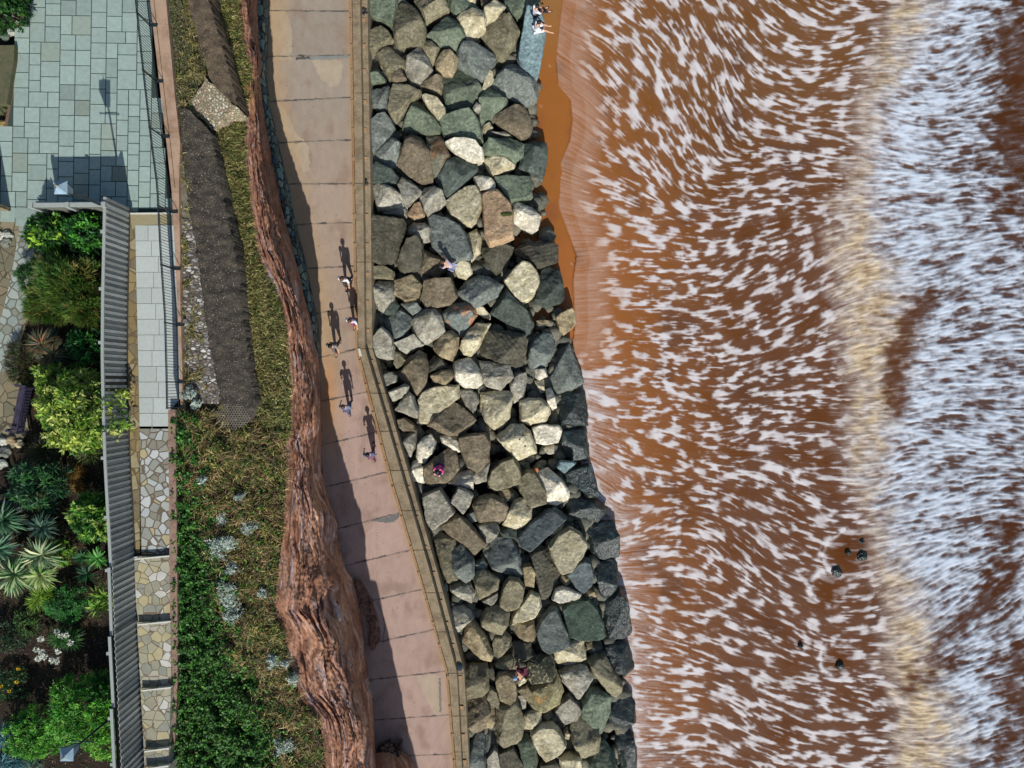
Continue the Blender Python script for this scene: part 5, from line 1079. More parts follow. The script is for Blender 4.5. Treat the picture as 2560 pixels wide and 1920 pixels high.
# ================= vegetation =================
leaf_m = M('leaves', attr=True, rough=.55, spec=.35)
def add_trans(m, c=.35):
    t = m.node_tree; N = t.nodes; L = t.links; b = [n for n in N if n.type == 'BSDF_PRINCIPLED'][0]; o = [n for n in N if n.type == 'OUTPUT_MATERIAL'][0]; at = [n for n in N if n.type == 'ATTRIBUTE'][0]
    tr = N.new('ShaderNodeBsdfTranslucent'); mx = N.new('ShaderNodeMixShader'); mx.inputs[0].default_value = c; L.new(at.outputs['Color'], tr.inputs[0]); L.new(b.outputs[0], mx.inputs[1]); L.new(tr.outputs[0], mx.inputs[2]); L.new(mx.outputs[0], o.inputs[0])
add_trans(leaf_m, .3)
def leaves(pos, dirs, length, width, cols, droop=.25, fold=.0, rg=RNG):
    """pos (n,3) roots, dirs (n,3) unit; 2-quad bent blades. returns V,F,C"""
    n = len(pos); d = dirs/np.linalg.norm(dirs, axis=1, keepdims=True)
    r = rg.normal(size=(n, 3)); s = np.cross(d, r); s /= np.linalg.norm(s, axis=1, keepdims=True)+1e-9
    up = np.array([0, 0, 1.]); s2 = np.cross(d, up); nn = np.linalg.norm(s2, axis=1, keepdims=True); s = np.where(nn > .2, s2/(nn+1e-9)*.8+s*.45, s); s /= np.linalg.norm(s, axis=1, keepdims=True)
    L_ = np.broadcast_to(length, (n,))[:, None]; w = np.broadcast_to(width, (n,))[:, None]
    mid = pos+d*L_*.5; tip = pos+d*L_; tip[:, 2] -= (droop*L_)[:, 0]; mid[:, 2] -= (.12*droop*L_)[:, 0]
    V = np.stack([pos-s*w*.35, pos+s*w*.35, mid-s*w*.5, mid+s*w*.5, tip-s*w*.06, tip+s*w*.06], 1).reshape(-1, 3)
    b = np.arange(n)[:, None]*6; F = np.concatenate([b+np.array([[0, 1, 3, 2]]), b+np.array([[2, 3, 5, 4]])], 0)
    C = np.repeat(cols, 6, axis=0); return V, F, C
def merge(parts):
    V = []; F = []; C = []; o = 0
    for v, f, c in parts: V.append(v); F.append(f+o); C.append(c); o += len(v)
    return np.vstack(V), np.vstack(F), np.vstack(C)
def colmix(n, cols, rg, jit=.14, w=None):
    cols = np.array([A(*c) for c in cols])*1.15; k = rg.choice(len(cols), n, p=w); k2 = rg.choice(len(cols), n, p=w); t = rg.rand(n, 1)
    return (cols[k]*(1-t)+cols[k2]*t)*(1+jit*rg.normal(size=(n, 1))).clip(.5, 1.6)
trunk_m = M('plant_stem', base=A(92, 76, 56), mul=(14, .6, 1.2))
def stem(root, loc, h, r=.05):
    mb = MB(); mb.tube(loc, (loc[0]+.05, loc[1], loc[2]+h), r, r*.5, 7); mb.build('stem', trunk_m, root)
def shrub(u, v, rpx, ztop, name, label, cols, nclump=60, per=18, ll=.2, lw=.06, seed=1, zb=6.25, elong=1., w=None, up=.4, droop=.25, rough=.3, cr=.16, ry=None, group=None):
    """crown of leaf whorls spread through an uneven dome"""
    rg = np.random.RandomState(seed); c = np.array(P(u, v, ztop-.35*(ztop-zb))); R_ = rpx/61.*(D-ztop)/29.1*(1.07 if group is None else 1.0); H = (ztop-zb)
    t = thing(name, (c[0], c[1], zb), label, name.split('_')[-1] if name.split('_')[-1] in ('shrub', 'bush', 'palm', 'grass', 'flower') else 'shrub', group)
    stem(t, (c[0], c[1], zb), H*.6)
    n = nclump; th = rg.uniform(0, 2*np.pi, n); rr_ = np.sqrt(rg.uniform(0, 1, n)); lob = 1+rough*np.array([perlin(np.array([math.cos(a)*1.3+seed]), np.array([math.sin(a)*1.3]), seed)[0] for a in th])
    x = rr_*np.cos(th)*R_*lob; y = rr_*np.sin(th)*R_*lob*(1 if ry is None else ry); shell = np.sqrt(np.clip(1-rr_**2, 0, 1))
    z = zb+H*(.30+.70*shell*(.72+.38*rg.uniform(0, 1, n))*(1+.25*perlin(x*1.6+seed, y*1.6, 2)))
    z = np.where(rg.rand(n) < .2, z-.3*H*rg.rand(n), z); cl = np.stack([c[0]+x, c[1]+y, np.minimum(z, ztop+.15)], 1)
    out = np.stack([x/R_, y/R_, .5+shell], 1); out /= np.linalg.norm(out, axis=1, keepdims=True)
    k = np.repeat(np.arange(n), per); m_ = len(k); d = rg.normal(size=(m_, 3)); d /= np.linalg.norm(d, axis=1, keepdims=True); d = d*1.0+out[k]*up+np.array([0, 0, .15])
    pos = cl[k]+rg.normal(size=(m_, 3))*cr*R_*.35
    cc = colmix(n, cols, rg, .18, w)[k]*(1+.12*rg.normal(size=(m_, 1))).clip(.6, 1.5)
    V, F, C = leaves(pos, d, ll*rg.uniform(.7, 1.25, m_), lw*rg.uniform(.8, 1.2, m_), cc, droop, rg=rg)
    npmesh('crown', V, F, leaf_m, t, C); return t
def spiky(u, v, rpx, ztop, name, label, cols, n=160, lw=.06, seed=1, zb=6.25, heads=1, flat=.25, w=None, group=None, cat='shrub', droop=.3):
    rg = np.random.RandomState(seed); c = np.array(P(u, v, ztop)); R_ = rpx/61.*(D-ztop)/29.1
    t = thing(name, (c[0], c[1], zb), label, cat, group); stem(t, (c[0], c[1], zb), max(.1, ztop-zb-.1), .07); parts = []
    for h in range(heads):
        hc = c+np.array([rg.uniform(-.35, .35)*R_*(heads > 1), rg.uniform(-.35, .35)*R_*(heads > 1), -.08*h]); nn = n//heads
        th = rg.uniform(0, 2*np.pi, nn); el = np.abs(rg.normal(flat, .32, nn)).clip(.02, 1.3); d = np.stack([np.cos(th)*np.cos(el), np.sin(th)*np.cos(el), np.sin(el)], 1)
        ln = R_*(1 if heads == 1 else .72)*rg.uniform(.7, 1.1, nn); parts.append(leaves(np.tile(hc, (nn, 1))+d*.04, d, ln, lw*rg.uniform(.7, 1.3, nn), colmix(nn, cols, rg, .15, w), droop, rg=rg))
    V, F, C = merge(parts); npmesh('leaf_rosette', V, F, leaf_m, t, C); return t
DG = (34, 66, 22); MG = (58, 108, 34); BG = (98, 156, 40); LG = (168, 190, 62); YG = (196, 208, 96)
shrub(8, 18, 50, 7.6, 'dark_shrub', 'dark green shrub in the very top left corner beside the plaza', [(24, 60, 22), (40, 86, 26), (60, 110, 36)], 150, 16, .16, .06, 3)
shrub(14, -40, 60, 7.8, 'dark_shrub', 'dark green shrub continuing above the top left corner', [(24, 60, 22), (40, 86, 26)], 90, 16, .16, .06, 4)
shrub(118, 582, 52, 8.0, 'broadleaf_shrub', 'dark glossy broadleaf shrub with lime tips behind the screen fence', [(22, 60, 20), (44, 100, 28), (90, 150, 36), (150, 190, 50)], 200, 14, .17, .08, 5, w=[.4, .35, .15, .1])
shrub(212, 580, 50, 8.1, 'broadleaf_shrub', 'green broadleaf shrub in the corner of the two fences', [(20, 56, 20), (40, 104, 30), (84, 156, 44)], 200, 14, .16, .07, 6, w=[.45, .35, .2])
shrub(165, 600, 46, 7.4, 'broadleaf_shrub', 'shaded dark shrub between the two glossy ones', [(18, 44, 18), (32, 72, 26)], 120, 14, .16, .07, 7)
for i, (u, v, r, zt, lb) in enumerate(((165, 712, 78, 8.2, 'main feathery yellow-green shrub sprawling against the long fence'), (110, 760, 46, 7.7, 'left lobe of feathery green shrub reaching over the crazy paving'), (210, 770, 44, 8.0, 'lower right feathery shrub tipped with bronze by the fence'))):
    shrub(u, v, r, zt, 'feathery_shrub', lb, [(44, 84, 30), (84, 126, 44), (128, 148, 66), (160, 142, 76)], int(260*(r/70)**2)+60, 26, .26, .018, 20+i, w=[.35, .35, .2, .1], up=1.6, droop=.1, cr=.24, group='feathery shrubs by the long fence')
shrub(80, 690, 34, 7.2, 'feathery_shrub', 'small dusky feathery shrub at the path edge above the bench', [(40, 84, 40), (66, 112, 50)], 80, 24, .24, .018, 29, up=1.2)
spiky(112, 880, 62, 7.2, 'bronze_spiky_shrub', 'bronze-centred strap-leaved shrub spilling toward the crazy paving', [(84, 98, 76), (58, 76, 50), (116, 92, 52), (150, 88, 48)], 420, .035, 31, heads=3, w=[.4, .3, .2, .1])
shrub(70, 905, 52, 6.9, 'tufted_shrub', 'dark olive tufted shrub at the edge of the paving', [(40, 52, 26), (60, 80, 34), (84, 70, 38)], 140, 22, .22, .016, 32, up=1.5)
shrub(214, 868, 46, 7.5, 'whorled_shrub', 'deep green whorl-leaved shrub between bronze plant and fence', [(22, 66, 24), (44, 120, 40), (90, 160, 60)], 90, 16, .2, .05, 33, up=.6, w=[.45, .35, .2])
shrub(186, 1030, 92, 9.0, 'golden_shrub', 'big sunlit yellow-green shrub pushing over the top of the fence', [(70, 112, 34), (120, 160, 48), (176, 194, 80), (210, 214, 120)], 330, 18, .19, .07, 34, w=[.3, .3, .25, .15], ry=1.1)
shrub(130, 950, 44, 7.8, 'golden_shrub', 'smaller yellow-green shrub above the big golden one', [(60, 100, 34), (110, 150, 48), (160, 184, 74)], 130, 16, .17, .06, 35)
spiky(100, 1125, 60, 6.8, 'grass_clump', 'dark strap grass clump below the bench and golden shrub', [(44, 56, 30), (70, 76, 36), (96, 84, 44)], 520, .022, 36, heads=5, cat='grass clump', flat=.6)
spiky(215, 1128, 42, 6.8, 'grass_clump', 'green and straw grass clump beside the fence under the golden shrub', [(60, 92, 36), (110, 110, 46), (40, 50, 26)], 380, .022, 37, heads=4, cat='grass clump', flat=.6)
spiky(186, 1190, 34, 6.6, 'grass_clump', 'straw-gold grass tussock right of the dark whorled bush', [(176, 138, 62), (140, 104, 46), (96, 80, 40)], 300, .02, 38, heads=3, cat='grass clump', flat=.6)
spiky(196, 1222, 26, 6.5, 'grass_clump', 'small golden grass tuft above the laurel bush', [(176, 140, 68), (120, 90, 44)], 200, .02, 39, heads=2, cat='grass clump', flat=.6)
shrub(92, 1212, 62, 7.8, 'whorled_bush', 'round dark blue-green bush of long-leaved whorls below the bench', [(20, 58, 34), (34, 88, 46), (74, 130, 66)], 85, 26, .3, .045, 40, up=.7, w=[.45, .35, .2])
shrub(228, 1294, 52, 8.0, 'laurel_bush', 'bright glossy laurel bush against the fence', [(40, 96, 26), (96, 156, 48), (164, 190, 84)], 190, 14, .2, .08, 41, w=[.35, .4, .25], ry=1.15)
GRP = 'variegated sword-leaved plants at the lower left'
for i, (u, v, r, lb, cs) in enumerate(((8, 1300, 52, 'dark sword-leaved plant in front of the second bench', [(40, 84, 52), (66, 116, 76), (110, 150, 110)]), (-6, 1372, 56, 'sword-leaved plant half cut off by the left edge', [(96, 146, 112), (150, 178, 140), (60, 100, 74)]),
                                       (106, 1318, 38, 'small dark grey-green sword-leaved plant above the pale ones', [(60, 92, 76), (90, 124, 100), (40, 66, 50)]), (104, 1388, 54, 'pale striped sword-leaved plant in the middle of the group', [(150, 176, 130), (110, 148, 100), (196, 200, 150), (70, 110, 70)]),
                                       (38, 1436, 58, 'large striped sword-leaved plant at the lower left of the group', [(96, 148, 84), (160, 184, 128), (60, 110, 52), (190, 196, 150)]), (102, 1436, 44, 'lime and cream sword-leaved plant at the lower right of the group', [(150, 182, 96), (196, 206, 140), (96, 140, 60)]))):
    spiky(u, v, r, 7.5, 'sword_leaved_plant', lb, cs, 130, .075, 50+i, group=GRP, cat='plant', flat=.3)
shrub(152, 1378, 26, 6.9, 'lime_shrub', 'small lime-green shrub right of the sword-leaved plants', [(90, 140, 30), (120, 170, 44)], 90, 14, .1, .035, 60, ry=1.4)
for i, (u, v, r, lb, cs) in enumerate(((244, 1396, 30, 'bright green star-shaped rosette beside the fence', [(70, 140, 56), (110, 176, 80)]), (206, 1392, 22, 'dim green star-shaped rosette left of the bright one', [(30, 76, 40), (50, 104, 56)]), (218, 1436, 30, 'dark green star-shaped rosette below the bright one', [(24, 66, 36), (40, 92, 50)]))):
    spiky(u, v, r, 6.9, 'rosette_plant', lb, cs, 46, .085, 62+i, group='star-shaped rosettes by the fence', cat='plant', flat=.15, droop=.1)
spiky(256, 1506, 46, 7.3, 'strap_leaf_plant', 'tall yellow-green strap-leaved plant arching against the fence', [(120, 170, 50), (176, 204, 84), (70, 120, 36)], 200, .05, 66, heads=4, cat='plant', flat=.7)
spiky(98, 1500, 44, 6.9, 'strap_leaf_plant', 'lime strap-leaved plant below the sword-leaved group', [(120, 160, 40), (80, 130, 36), (160, 186, 70)], 260, .035, 67, heads=5, cat='plant', flat=.6)
shrub(165, 1508, 48, 7.0, 'leafy_shrub', 'mid-green fine-leaved shrub above the white flowers', [(30, 84, 34), (50, 120, 50), (80, 150, 66)], 170, 16, .13, .03, 68, up=.8)
shrub(70, 1558, 34, 6.8, 'leafy_shrub', 'low olive leafy shrub at the path side of the dark soil', [(50, 84, 34), (80, 110, 44)], 90, 14, .11, .04, 69)
shrub(18, 1590, 40, 6.8, 'leafy_shrub', 'dark low shrub at the left edge above the yellow flowers', [(26, 56, 28), (40, 72, 34)], 90, 14, .11, .04, 70)
spiky(160, 1590, 48, 6.9, 'lily_clump', 'dark strappy clump bearing white flower heads', [(30, 78, 34), (56, 110, 46), (84, 140, 60)], 420, .03, 71, heads=5, cat='plant', flat=.55)
petal_m = M('white_petals', base=A(235, 238, 220), rough=.7)
for i, (u, v) in enumerate(((143, 1580), (152, 1588), (168, 1586), (177, 1606), (103, 1597), (92, 1624), (106, 1630), (97, 1646), (112, 1641), (131, 1650), (143, 1652), (146, 1628))):
    rg = np.random.RandomState(200+i); c = np.array(P(u, v, 7.05)); n = 46; d = rg.normal(size=(n, 3)); d[:, 2] = np.abs(d[:, 2])
    V, F, C = leaves(np.tile(c, (n, 1))+d*.02, d, .11, .05, np.ones((n, 3)), .1, rg=rg)
    o = npmesh('flower_head', V, F, petal_m, origin=tuple(c)); mb = MB(); mb.tube((c[0], c[1], 6.3), tuple(c), .012, n=5); s_ = mb.build('flower_stalk', trunk_m, o)
    tag(o, ['highest white flower head of the strappy clump, at its upper left', 'white flower head just below the highest one', 'white flower head at the upper middle of the strappy clump', 'white flower head farthest right in the upper group', 'leftmost white flower head beside the olive shrub', 'white flower head at the far left of the lower row', 'white flower head right of the far left lower one', 'lowest left white flower head over the dark soil', 'white flower head in the middle of the lower left bunch', 'white flower head lowest in the middle over dark soil', 'white flower head at the lower right of the bottom row', 'white flower head alone between the upper and lower groups'][i], 'flower', 'white flower heads in the lower garden')
shrub(30, 1712, 40, 6.7, 'flowering_shrub', 'low dark shrub with yellow flowers at the left edge', [(30, 66, 28), (50, 92, 36)], 90, 14, .1, .035, 72)
yel_m = M('yellow_petals', base=A(226, 190, 40), rough=.7)
for i, (u, v) in enumerate(((46, 1672), (42, 1705), (3, 1716), (24, 1727))):
    rg = np.random.RandomState(300+i); c = np.array(P(u, v, 6.85)); n = 26; d = rg.normal(size=(n, 3)); d[:, 2] = np.abs(d[:, 2]); V, F, C = leaves(np.tile(c, (n, 1)), d, .09, .05, np.ones((n, 3)), .1, rg=rg)
    tag(npmesh('yellow_flower', V, F, yel_m, origin=tuple(c)), ['highest yellow flower on the low dark shrub', 'yellow flower just below the highest one', 'yellow flower touching the left edge of the photo', 'lowest yellow flower over the dark soil'][i], 'flower', 'yellow flowers at the left edge')
shrub(204, 1786, 92, 8.1, 'spurge_bush', 'largest bright green whorl-leaved bush under the lower lamp', [(36, 96, 24), (70, 150, 40), (116, 186, 60), (150, 200, 80)], 560, 16, .15, .034, 80, up=.9, w=[.25, .4, .25, .1], cr=.1, ry=.95)
shrub(262, 1850, 48, 7.8, 'spurge_bush', 'bright green whorl-leaved bush between the lower lamp and the fence', [(60, 140, 36), (110, 186, 56), (150, 200, 80)], 190, 16, .15, .034, 81, up=.9, cr=.1)
shrub(76, 1838, 64, 7.7, 'spurge_bush', 'bright green whorl-leaved bush left of the largest one', [(36, 96, 24), (80, 156, 44), (126, 190, 66)], 300, 16, .15, .034, 82, up=.9, w=[.3, .4, .3], cr=.1)
shrub(258, 1735, 46, 7.7, 'spurge_bush', 'darker green whorl-leaved bush against the fence above the largest', [(28, 80, 26), (50, 120, 44), (86, 150, 66)], 150, 16, .15, .034, 83, up=.9, cr=.1)
spiky(24, 1900, 60, 7.2, 'blue_fan_palm', 'blue-green fan palm in the bottom left corner', [(60, 110, 116), (90, 142, 146), (44, 84, 90)], 170, .04, 84, heads=3, cat='palm', flat=.35)
spiky(4, 1846, 46, 7.2, 'blue_fan_palm', 'blue-green fan palm cut by the left edge above the corner one', [(56, 100, 108), (84, 132, 138)], 110, .04, 85, heads=2, cat='palm', flat=.35)
spiky(86, 1915, 44, 6.9, 'blue_fan_palm', 'dull green fan palm right of the corner palm', [(60, 100, 84), (90, 128, 104)], 90, .035, 86, heads=2, cat='palm', flat=.35)
# edging stones and garden boulder
gst = [(38, 38, .13, 'grey'), (32, 56, .2, 'brownish'), (40, 56, .1, 'pale'), (28, 80, .17, 'pale'), (12, 92, .2, 'greenish'), (20, 586, .2, 'pale'), (14, 605, .22, 'grey'), (3, 590, .2, 'white'), (8, 1103, .2, 'white'), (30, 1100, .2, 'buff'), (50, 1108, .18, 'cream'), (10, 1130, .26, 'grey'), (6, 1160, .22, 'pale'), (4, 1245, .2, 'buff'), (40, 1262, .18, 'grey'), (52, 1272, .16, 'white'), (60, 1290, .14, 'buff'), (66, 1305, .12, 'pale'), (2, 275, .24, 'mossy'), (4, 310, .2, 'yellowish')]
CGS = {'grey': (120, 124, 112), 'brownish': (96, 84, 70), 'pale': (176, 180, 166), 'greenish': (100, 116, 98), 'white': (200, 200, 184), 'buff': (160, 140, 106), 'cream': (196, 184, 146), 'mossy': (84, 88, 56), 'yellowish': (150, 130, 76)}
GSM = {k: M('garden_stone_'+k, base=A(*c), mul=(8, .6, 1.3), bump=[(8, .7, .05)]) for k, c in CGS.items()}
def stone(u, v, s, m_, z, seed, name='edging_stone'):
    bm = bmesh.new(); bmesh.ops.create_icosphere(bm, subdivisions=3, radius=1)
    for w in bm.verts:
        w.co = Vector((w.co.x*s, w.co.y*s*.85, w.co.z*s*.6))*(1+.5*mnoise.noise(w.co*1.1+Vector((seed*3, 0, 0)))+.12*mnoise.cell(w.co*2+Vector((seed, 0, 0))))
    me = bpy.data.meshes.new(name); bm.to_mesh(me); bm.free(); me.materials.append(m_); o = bpy.data.objects.new(name, me); COL.objects.link(o); o.location = P(u, v, z+s*.2); return o
WHERE = ['beside the plaza under the corner shrub', 'next down the plaza edging', 'squeezed against the plaza border', 'lowest in the corner edging row', 'at the left edge below the corner shrub', 'beside the sandstone garden path', 'lower of two beside the sandstone path', 'at the left edge by the sandstone path',
         'at the left edge under the bench', 'just below the bench foot', 'below the bench end by the grass', 'in the left edge border below the bench', 'second in the left border below the bench', 'above the second bench at the left edge', 'beside the end of the second bench', 'right of the second bench end', 'below right of the second bench', 'last of the line by the second bench', 'at the left edge below the mossy slab', 'at the left edge above the garden wall']
for i, (u, v, s, k) in enumerate(gst): tag(stone(u, v, s, GSM[k], 6.3, i), f'{k} edging stone {WHERE[i]}', 'stone', 'edging stones of the garden beds')
tag(stone(130, 829, .2, GSM['greenish'], 6.35, 41, 'garden_boulder'), 'smooth grey-green boulder in the dark bed above the bronze plant', 'stone')
# ---- ground cover on the slope ----
def slope_xyz(u, v):
    l = itp(v, COPR); r = itp(v, GRS); T = np.clip((u-l)/(r-l), 0, 1); z = slz(u, v, T); return Pn(u, v, z)
rg = np.random.RandomState(91)
def scatter(n, poly, keep=None):
    p = np.array(poly); out = []
    while len(out) < n:
        u = rg.uniform(p[:, 0].min(), p[:, 0].max(), n*2); v = rg.uniform(p[:, 1].min(), p[:, 1].max(), n*2); m_ = inpoly(u, v, poly)
        if keep is not None: m_ &= rg.rand(len(u)) < keep(u, v)
        out += list(zip(u[m_], v[m_]))
    o = np.array(out[:n]); return o[:, 0], o[:, 1]
GR = [(520, -150), (530, 0), (560, 90), (590, 200), (600, 262), (560, 300), (535, 335), (548, 400), (562, 480), (580, 560), (598, 640), (610, 720), (622, 830), (636, 940), (650, 1010), (640, 1090), (725, 1090), (722, 960), (716, 870), (708, 800), (692, 740), (670, 697), (640, 625), (626, 540), (617, 480), (612, 400), (608, 290), (620, 240), (628, 175), (616, 140), (603, 100), (595, 0), (590, -150)]
u, v = scatter(22000, GR, lambda u, v: .25+.75*(fbm(u/18, v/26, 4, 14) > -.12)*(.4+.6*sstep(150, 330, v))); X = slope_xyz(u, v); n = len(u)
dens = fbm(u/14, v/14, 3, 4); d = rg.normal(size=(n, 3))*.55; d[:, 2] = .75; d[:, 0] += .35*fbm(u/30, v/30, 2, 6)+.25; d[:, 1] += .5*fbm(u/26, v/26, 2, 7)
gc = colmix(n, [(120, 126, 60), (88, 106, 46), (184, 174, 112), (62, 78, 34), (112, 86, 56)], rg, .3, [.28, .24, .25, .13, .1])*(1+1.8*dens[:, None]).clip(.4, 1.6)
V, F, C = leaves(X, d, rg.uniform(.16, .42, n), .028, gc, .5, rg=rg); tag(npmesh('grass', V, F, leaf_m, col=C), 'yellow-green rough grass along the cliff edge', 'grass', kind='stuff')
u, v = scatter(7000, [(415, -150), (462, -150), (484, 60), (506, 130), (526, 200), (500, 225), (450, 262), (440, 240), (428, 120)], lambda u, v: .15+.85*(fbm(u/10, v/16, 3, 8) > .02)); X = slope_xyz(u, v); n = len(u)
d = rg.normal(size=(n, 3))*.5; d[:, 2] = .7; V, F, C = leaves(X, d, rg.uniform(.08, .22, n), .025, colmix(n, [(96, 110, 50), (62, 76, 34), (130, 124, 80), (140, 132, 112)], rg, .2), .3, rg=rg); tag(npmesh('grass', V, F, leaf_m, col=C), 'thin weedy grass on the rubble beside the top of the coping', 'grass', kind='stuff')
u, v = scatter(9000, [(446, 270), (465, 0), (520, -100), (600, 0), (612, 400), (640, 625), (705, 798), (720, 1000), (640, 1080), (455, 1080), (450, 700)], lambda u, v: (fbm(u/20, v/34, 4, 88) > .12)*1.); X = slope_xyz(u, v); n = len(u); X[:, 2] += .12
d = rg.normal(size=(n, 3))*.6; d[:, 2] = .6; V, F, C = leaves(X, d, rg.uniform(.18, .4, n), .026, colmix(n, [(150, 144, 84), (104, 112, 52), (120, 92, 58), (180, 168, 116)], rg, .25), .5, rg=rg); tag(npmesh('grass', V, F, leaf_m, col=C), 'straw and olive tussocks straggling over the old walls and bank', 'grass', kind='stuff')
VG = [(440, 1030), (470, 1030), (560, 1075), (640, 1075), (728, 1080), (714, 1110), (716, 1162), (711, 1249), (706, 1336), (697, 1394), (690, 1483), (686, 1527), (713, 1585), (719, 1642), (739, 1700), (748, 1743), (777, 1773), (800, 1800), (809, 1873), (815, 2000), (430, 2000), (436, 1850), (444, 1700), (442, 1440), (438, 1200)]
ivx = lambda v: np.interp(v, [1030, 1120, 1200, 1300, 1440, 1600, 1700, 1800, 1920, 2000], [500, 498, 486, 520, 560, 590, 640, 690, 720, 730])
u, v = scatter(30000, VG, lambda u, v: sstep(40, -30, u-ivx(v)+50*fbm(u/40, v/40, 3, 9))*.97+.08); X = slope_xyz(u, v); n = len(u)
X[:, 2] += .50*(fbm(u/18, v/18, 3, 19)+.25).clip(-.1, 1)+rg.uniform(0, .12, n); d = rg.normal(size=(n, 3)); d[:, 2] = np.abs(d[:, 2])*.6+.2
V, F, C = leaves(X, d, rg.uniform(.07, .14, n), rg.uniform(.05, .09, n), colmix(n, [(62, 124, 40), (38, 86, 30), (112, 172, 60), (74, 104, 44), (24, 50, 22)], rg, .2, [.3, .25, .15, .15, .15]), .2, rg=rg); tag(npmesh('ivy', V, F, leaf_m, col=C), 'glossy green ivy and leaves covering the bank beside the steps', 'ivy', kind='stuff')
u, v = scatter(26000, VG, lambda u, v: sstep(-60, 20, u-ivx(v)+40*fbm(u/40, v/40, 3, 9))*(.10+.9*(fbm(u/26, v/26, 3, 29) > .0))); X = slope_xyz(u, v); n = len(u); X[:, 2] += rg.uniform(.0, .32, n)
d = rg.normal(size=(n, 3)); d[:, 2] = d[:, 2]*.45+.22; d[:, 0] += .8*fbm(u/22, v/22, 2, 5); d[:, 1] += .8*fbm(u/22, v/22, 2, 6)
V, F, C = leaves(X, d, rg.uniform(.18, .5, n), .016, colmix(n, [(176, 150, 98), (128, 100, 62), (70, 54, 36), (206, 184, 128), (90, 82, 44)], rg, .3, [.25, .27, .2, .18, .1])*(1+2.1*fbm(u/24, v/24, 3, 77)[:, None]).clip(.35, 1.6), .5, rg=rg); tag(npmesh('dry_undergrowth', V, F, leaf_m, col=C), 'tangled brown dry stems on the bank above the cliff', 'undergrowth', kind='stuff')
u, v = scatter(17000, VG, lambda u, v: sstep(-40, 30, u-ivx(v)+40*fbm(u/40, v/40, 3, 9))*(fbm(u/30, v/30, 3, 39) > .02)*.9+.02); X = slope_xyz(u, v); n = len(u); X[:, 2] += rg.uniform(.02, .3, n)
d = rg.normal(size=(n, 3)); d[:, 2] = np.abs(d[:, 2])*.7; V, F, C = leaves(X, d, rg.uniform(.08, .24, n), .034, colmix(n, [(80, 108, 38), (134, 144, 60), (44, 66, 28), (186, 172, 96)], rg, .2, [.35, .25, .2, .2]), .3, rg=rg); tag(npmesh('weeds', V, F, leaf_m, col=C), 'olive and yellow-green weeds scattered through the dry stems', 'weeds', kind='stuff')
SIL = [(506, 1200, 9), (596, 1244, 9), (550, 1300, 15), (548, 1362, 30), (622, 1319, 19), (576, 1424, 14), (566, 1476, 27), (579, 1540, 20), (658, 1483, 11), (682, 1652, 13), (732, 1697, 11), (713, 1866, 22), (713, 1660, 7), (470, 985, 12), (490, 1010, 10), (572, 1510, 14)]
SLB = ['tiny silver plant highest in the ivy beside the steps', 'small silver plant alone amid the brown stems above the others', 'silver plant just above the largest silver clump', 'largest silver-leaved clump on the bank', 'silver plant right of the largest clump near the cliff', 'small silver plant between the largest clump and the next', 'bushy silver clump second largest on the bank', 'lowest of the bright silver clumps in the ivy column', 'small silver plant close to the cliff edge among straw grass', 'silver plant by the cliff edge above the bare earth notch', 'small silver plant at the cliff lip in dark leaves', 'dull silver clump near the torn netting at the bottom', 'tiny silver sprig at the cliff lip', 'grey tuft at the foot of the cobbled strip', 'grey tuft left of the netted wall end', 'silver plant joining the two lower clumps']
for i, (u, v, r) in enumerate(SIL):
    c = slope_xyz(np.array(float(u)), np.array(float(v))); shrub(u, v, r*1.05, c[2]+.40, 'silver_leaved_shrub', SLB[i], [(196, 210, 196), (224, 232, 218), (140, 162, 146)], int(16+r*3.2), 16, .085, .028, 400+i, zb=c[2]-.02, up=.6, rough=.9, cr=.3, group='silver-leaved plants on the bank')
# garden litter and low cover on the dark soil
u, v = scatter(9000, [(60, 1080), (262, 1080), (300, 2000), (-60, 2000), (-60, 1500), (60, 1300)], lambda u, v: .1+.9*(fbm(u/30, v/30, 3, 49) > .1)*sstep(1620, 1480, v)); X = Pn(u, v, 6.22+0*u); n = len(u); d = rg.normal(size=(n, 3)); d[:, 2] = np.abs(d[:, 2])*.5
V, F, C = leaves(X, d, rg.uniform(.05, .16, n), .03, colmix(n, [(40, 66, 30), (90, 70, 46), (60, 84, 34), (120, 96, 62)], rg, .25), .3, rg=rg); tag(npmesh('ground_cover', V, F, leaf_m, col=C), 'low leaf litter and ground cover on the dark garden soil', 'ground cover', kind='stuff')
# dead leaves and small stones between plants
# ================= benches =================
bench_m = M('dark_purple_timber', base=A(66, 62, 84), mul=(9, .7, 1.25), n1=(4, A(46, 40, 50), .45, .7), bump=[(20, .3, .01)])
def bench(c, rz, lab):
    t = thing('park_bench', c, lab, 'bench', 'dark timber benches beside the garden path'); m3 = Matrix.Rotation(rz, 3, 'Z'); L_ = 1.85
    def q(x, y, z): return Vector(c)+m3 @ Vector((x, y, z))
    mb = MB()
    for k in range(5): mb.box(q(-.18+.1*k, 0, .44), (.075, L_, .03), M=m3)
    mb.build('seat', bench_m, t); mb = MB()
    for k in range(15): mb.box(q(.30+.02, -L_/2+.08+k*(L_-.16)/14, .68), (.02, .05, .42), M=m3)
    mb.box(q(.33, 0, .92), (.04, L_, .08), M=m3); mb.box(q(.30, 0, .50), (.035, L_, .06), M=m3); mb.build('backrest', bench_m, t)
    for s in (-1, 1):
        mb = MB(); mb.box(q(-.02, s*(L_/2+.02), .66), (.56, .07, .04), M=m3); mb.build('armrest', bench_m, t)
        for x in (-.24, .30): mb = MB(); mb.box(q(x, s*(L_/2-.02), .33 if x < 0 else .46), (.07, .07, .66 if x < 0 else .92), M=m3); mb.build('leg', bench_m, t)
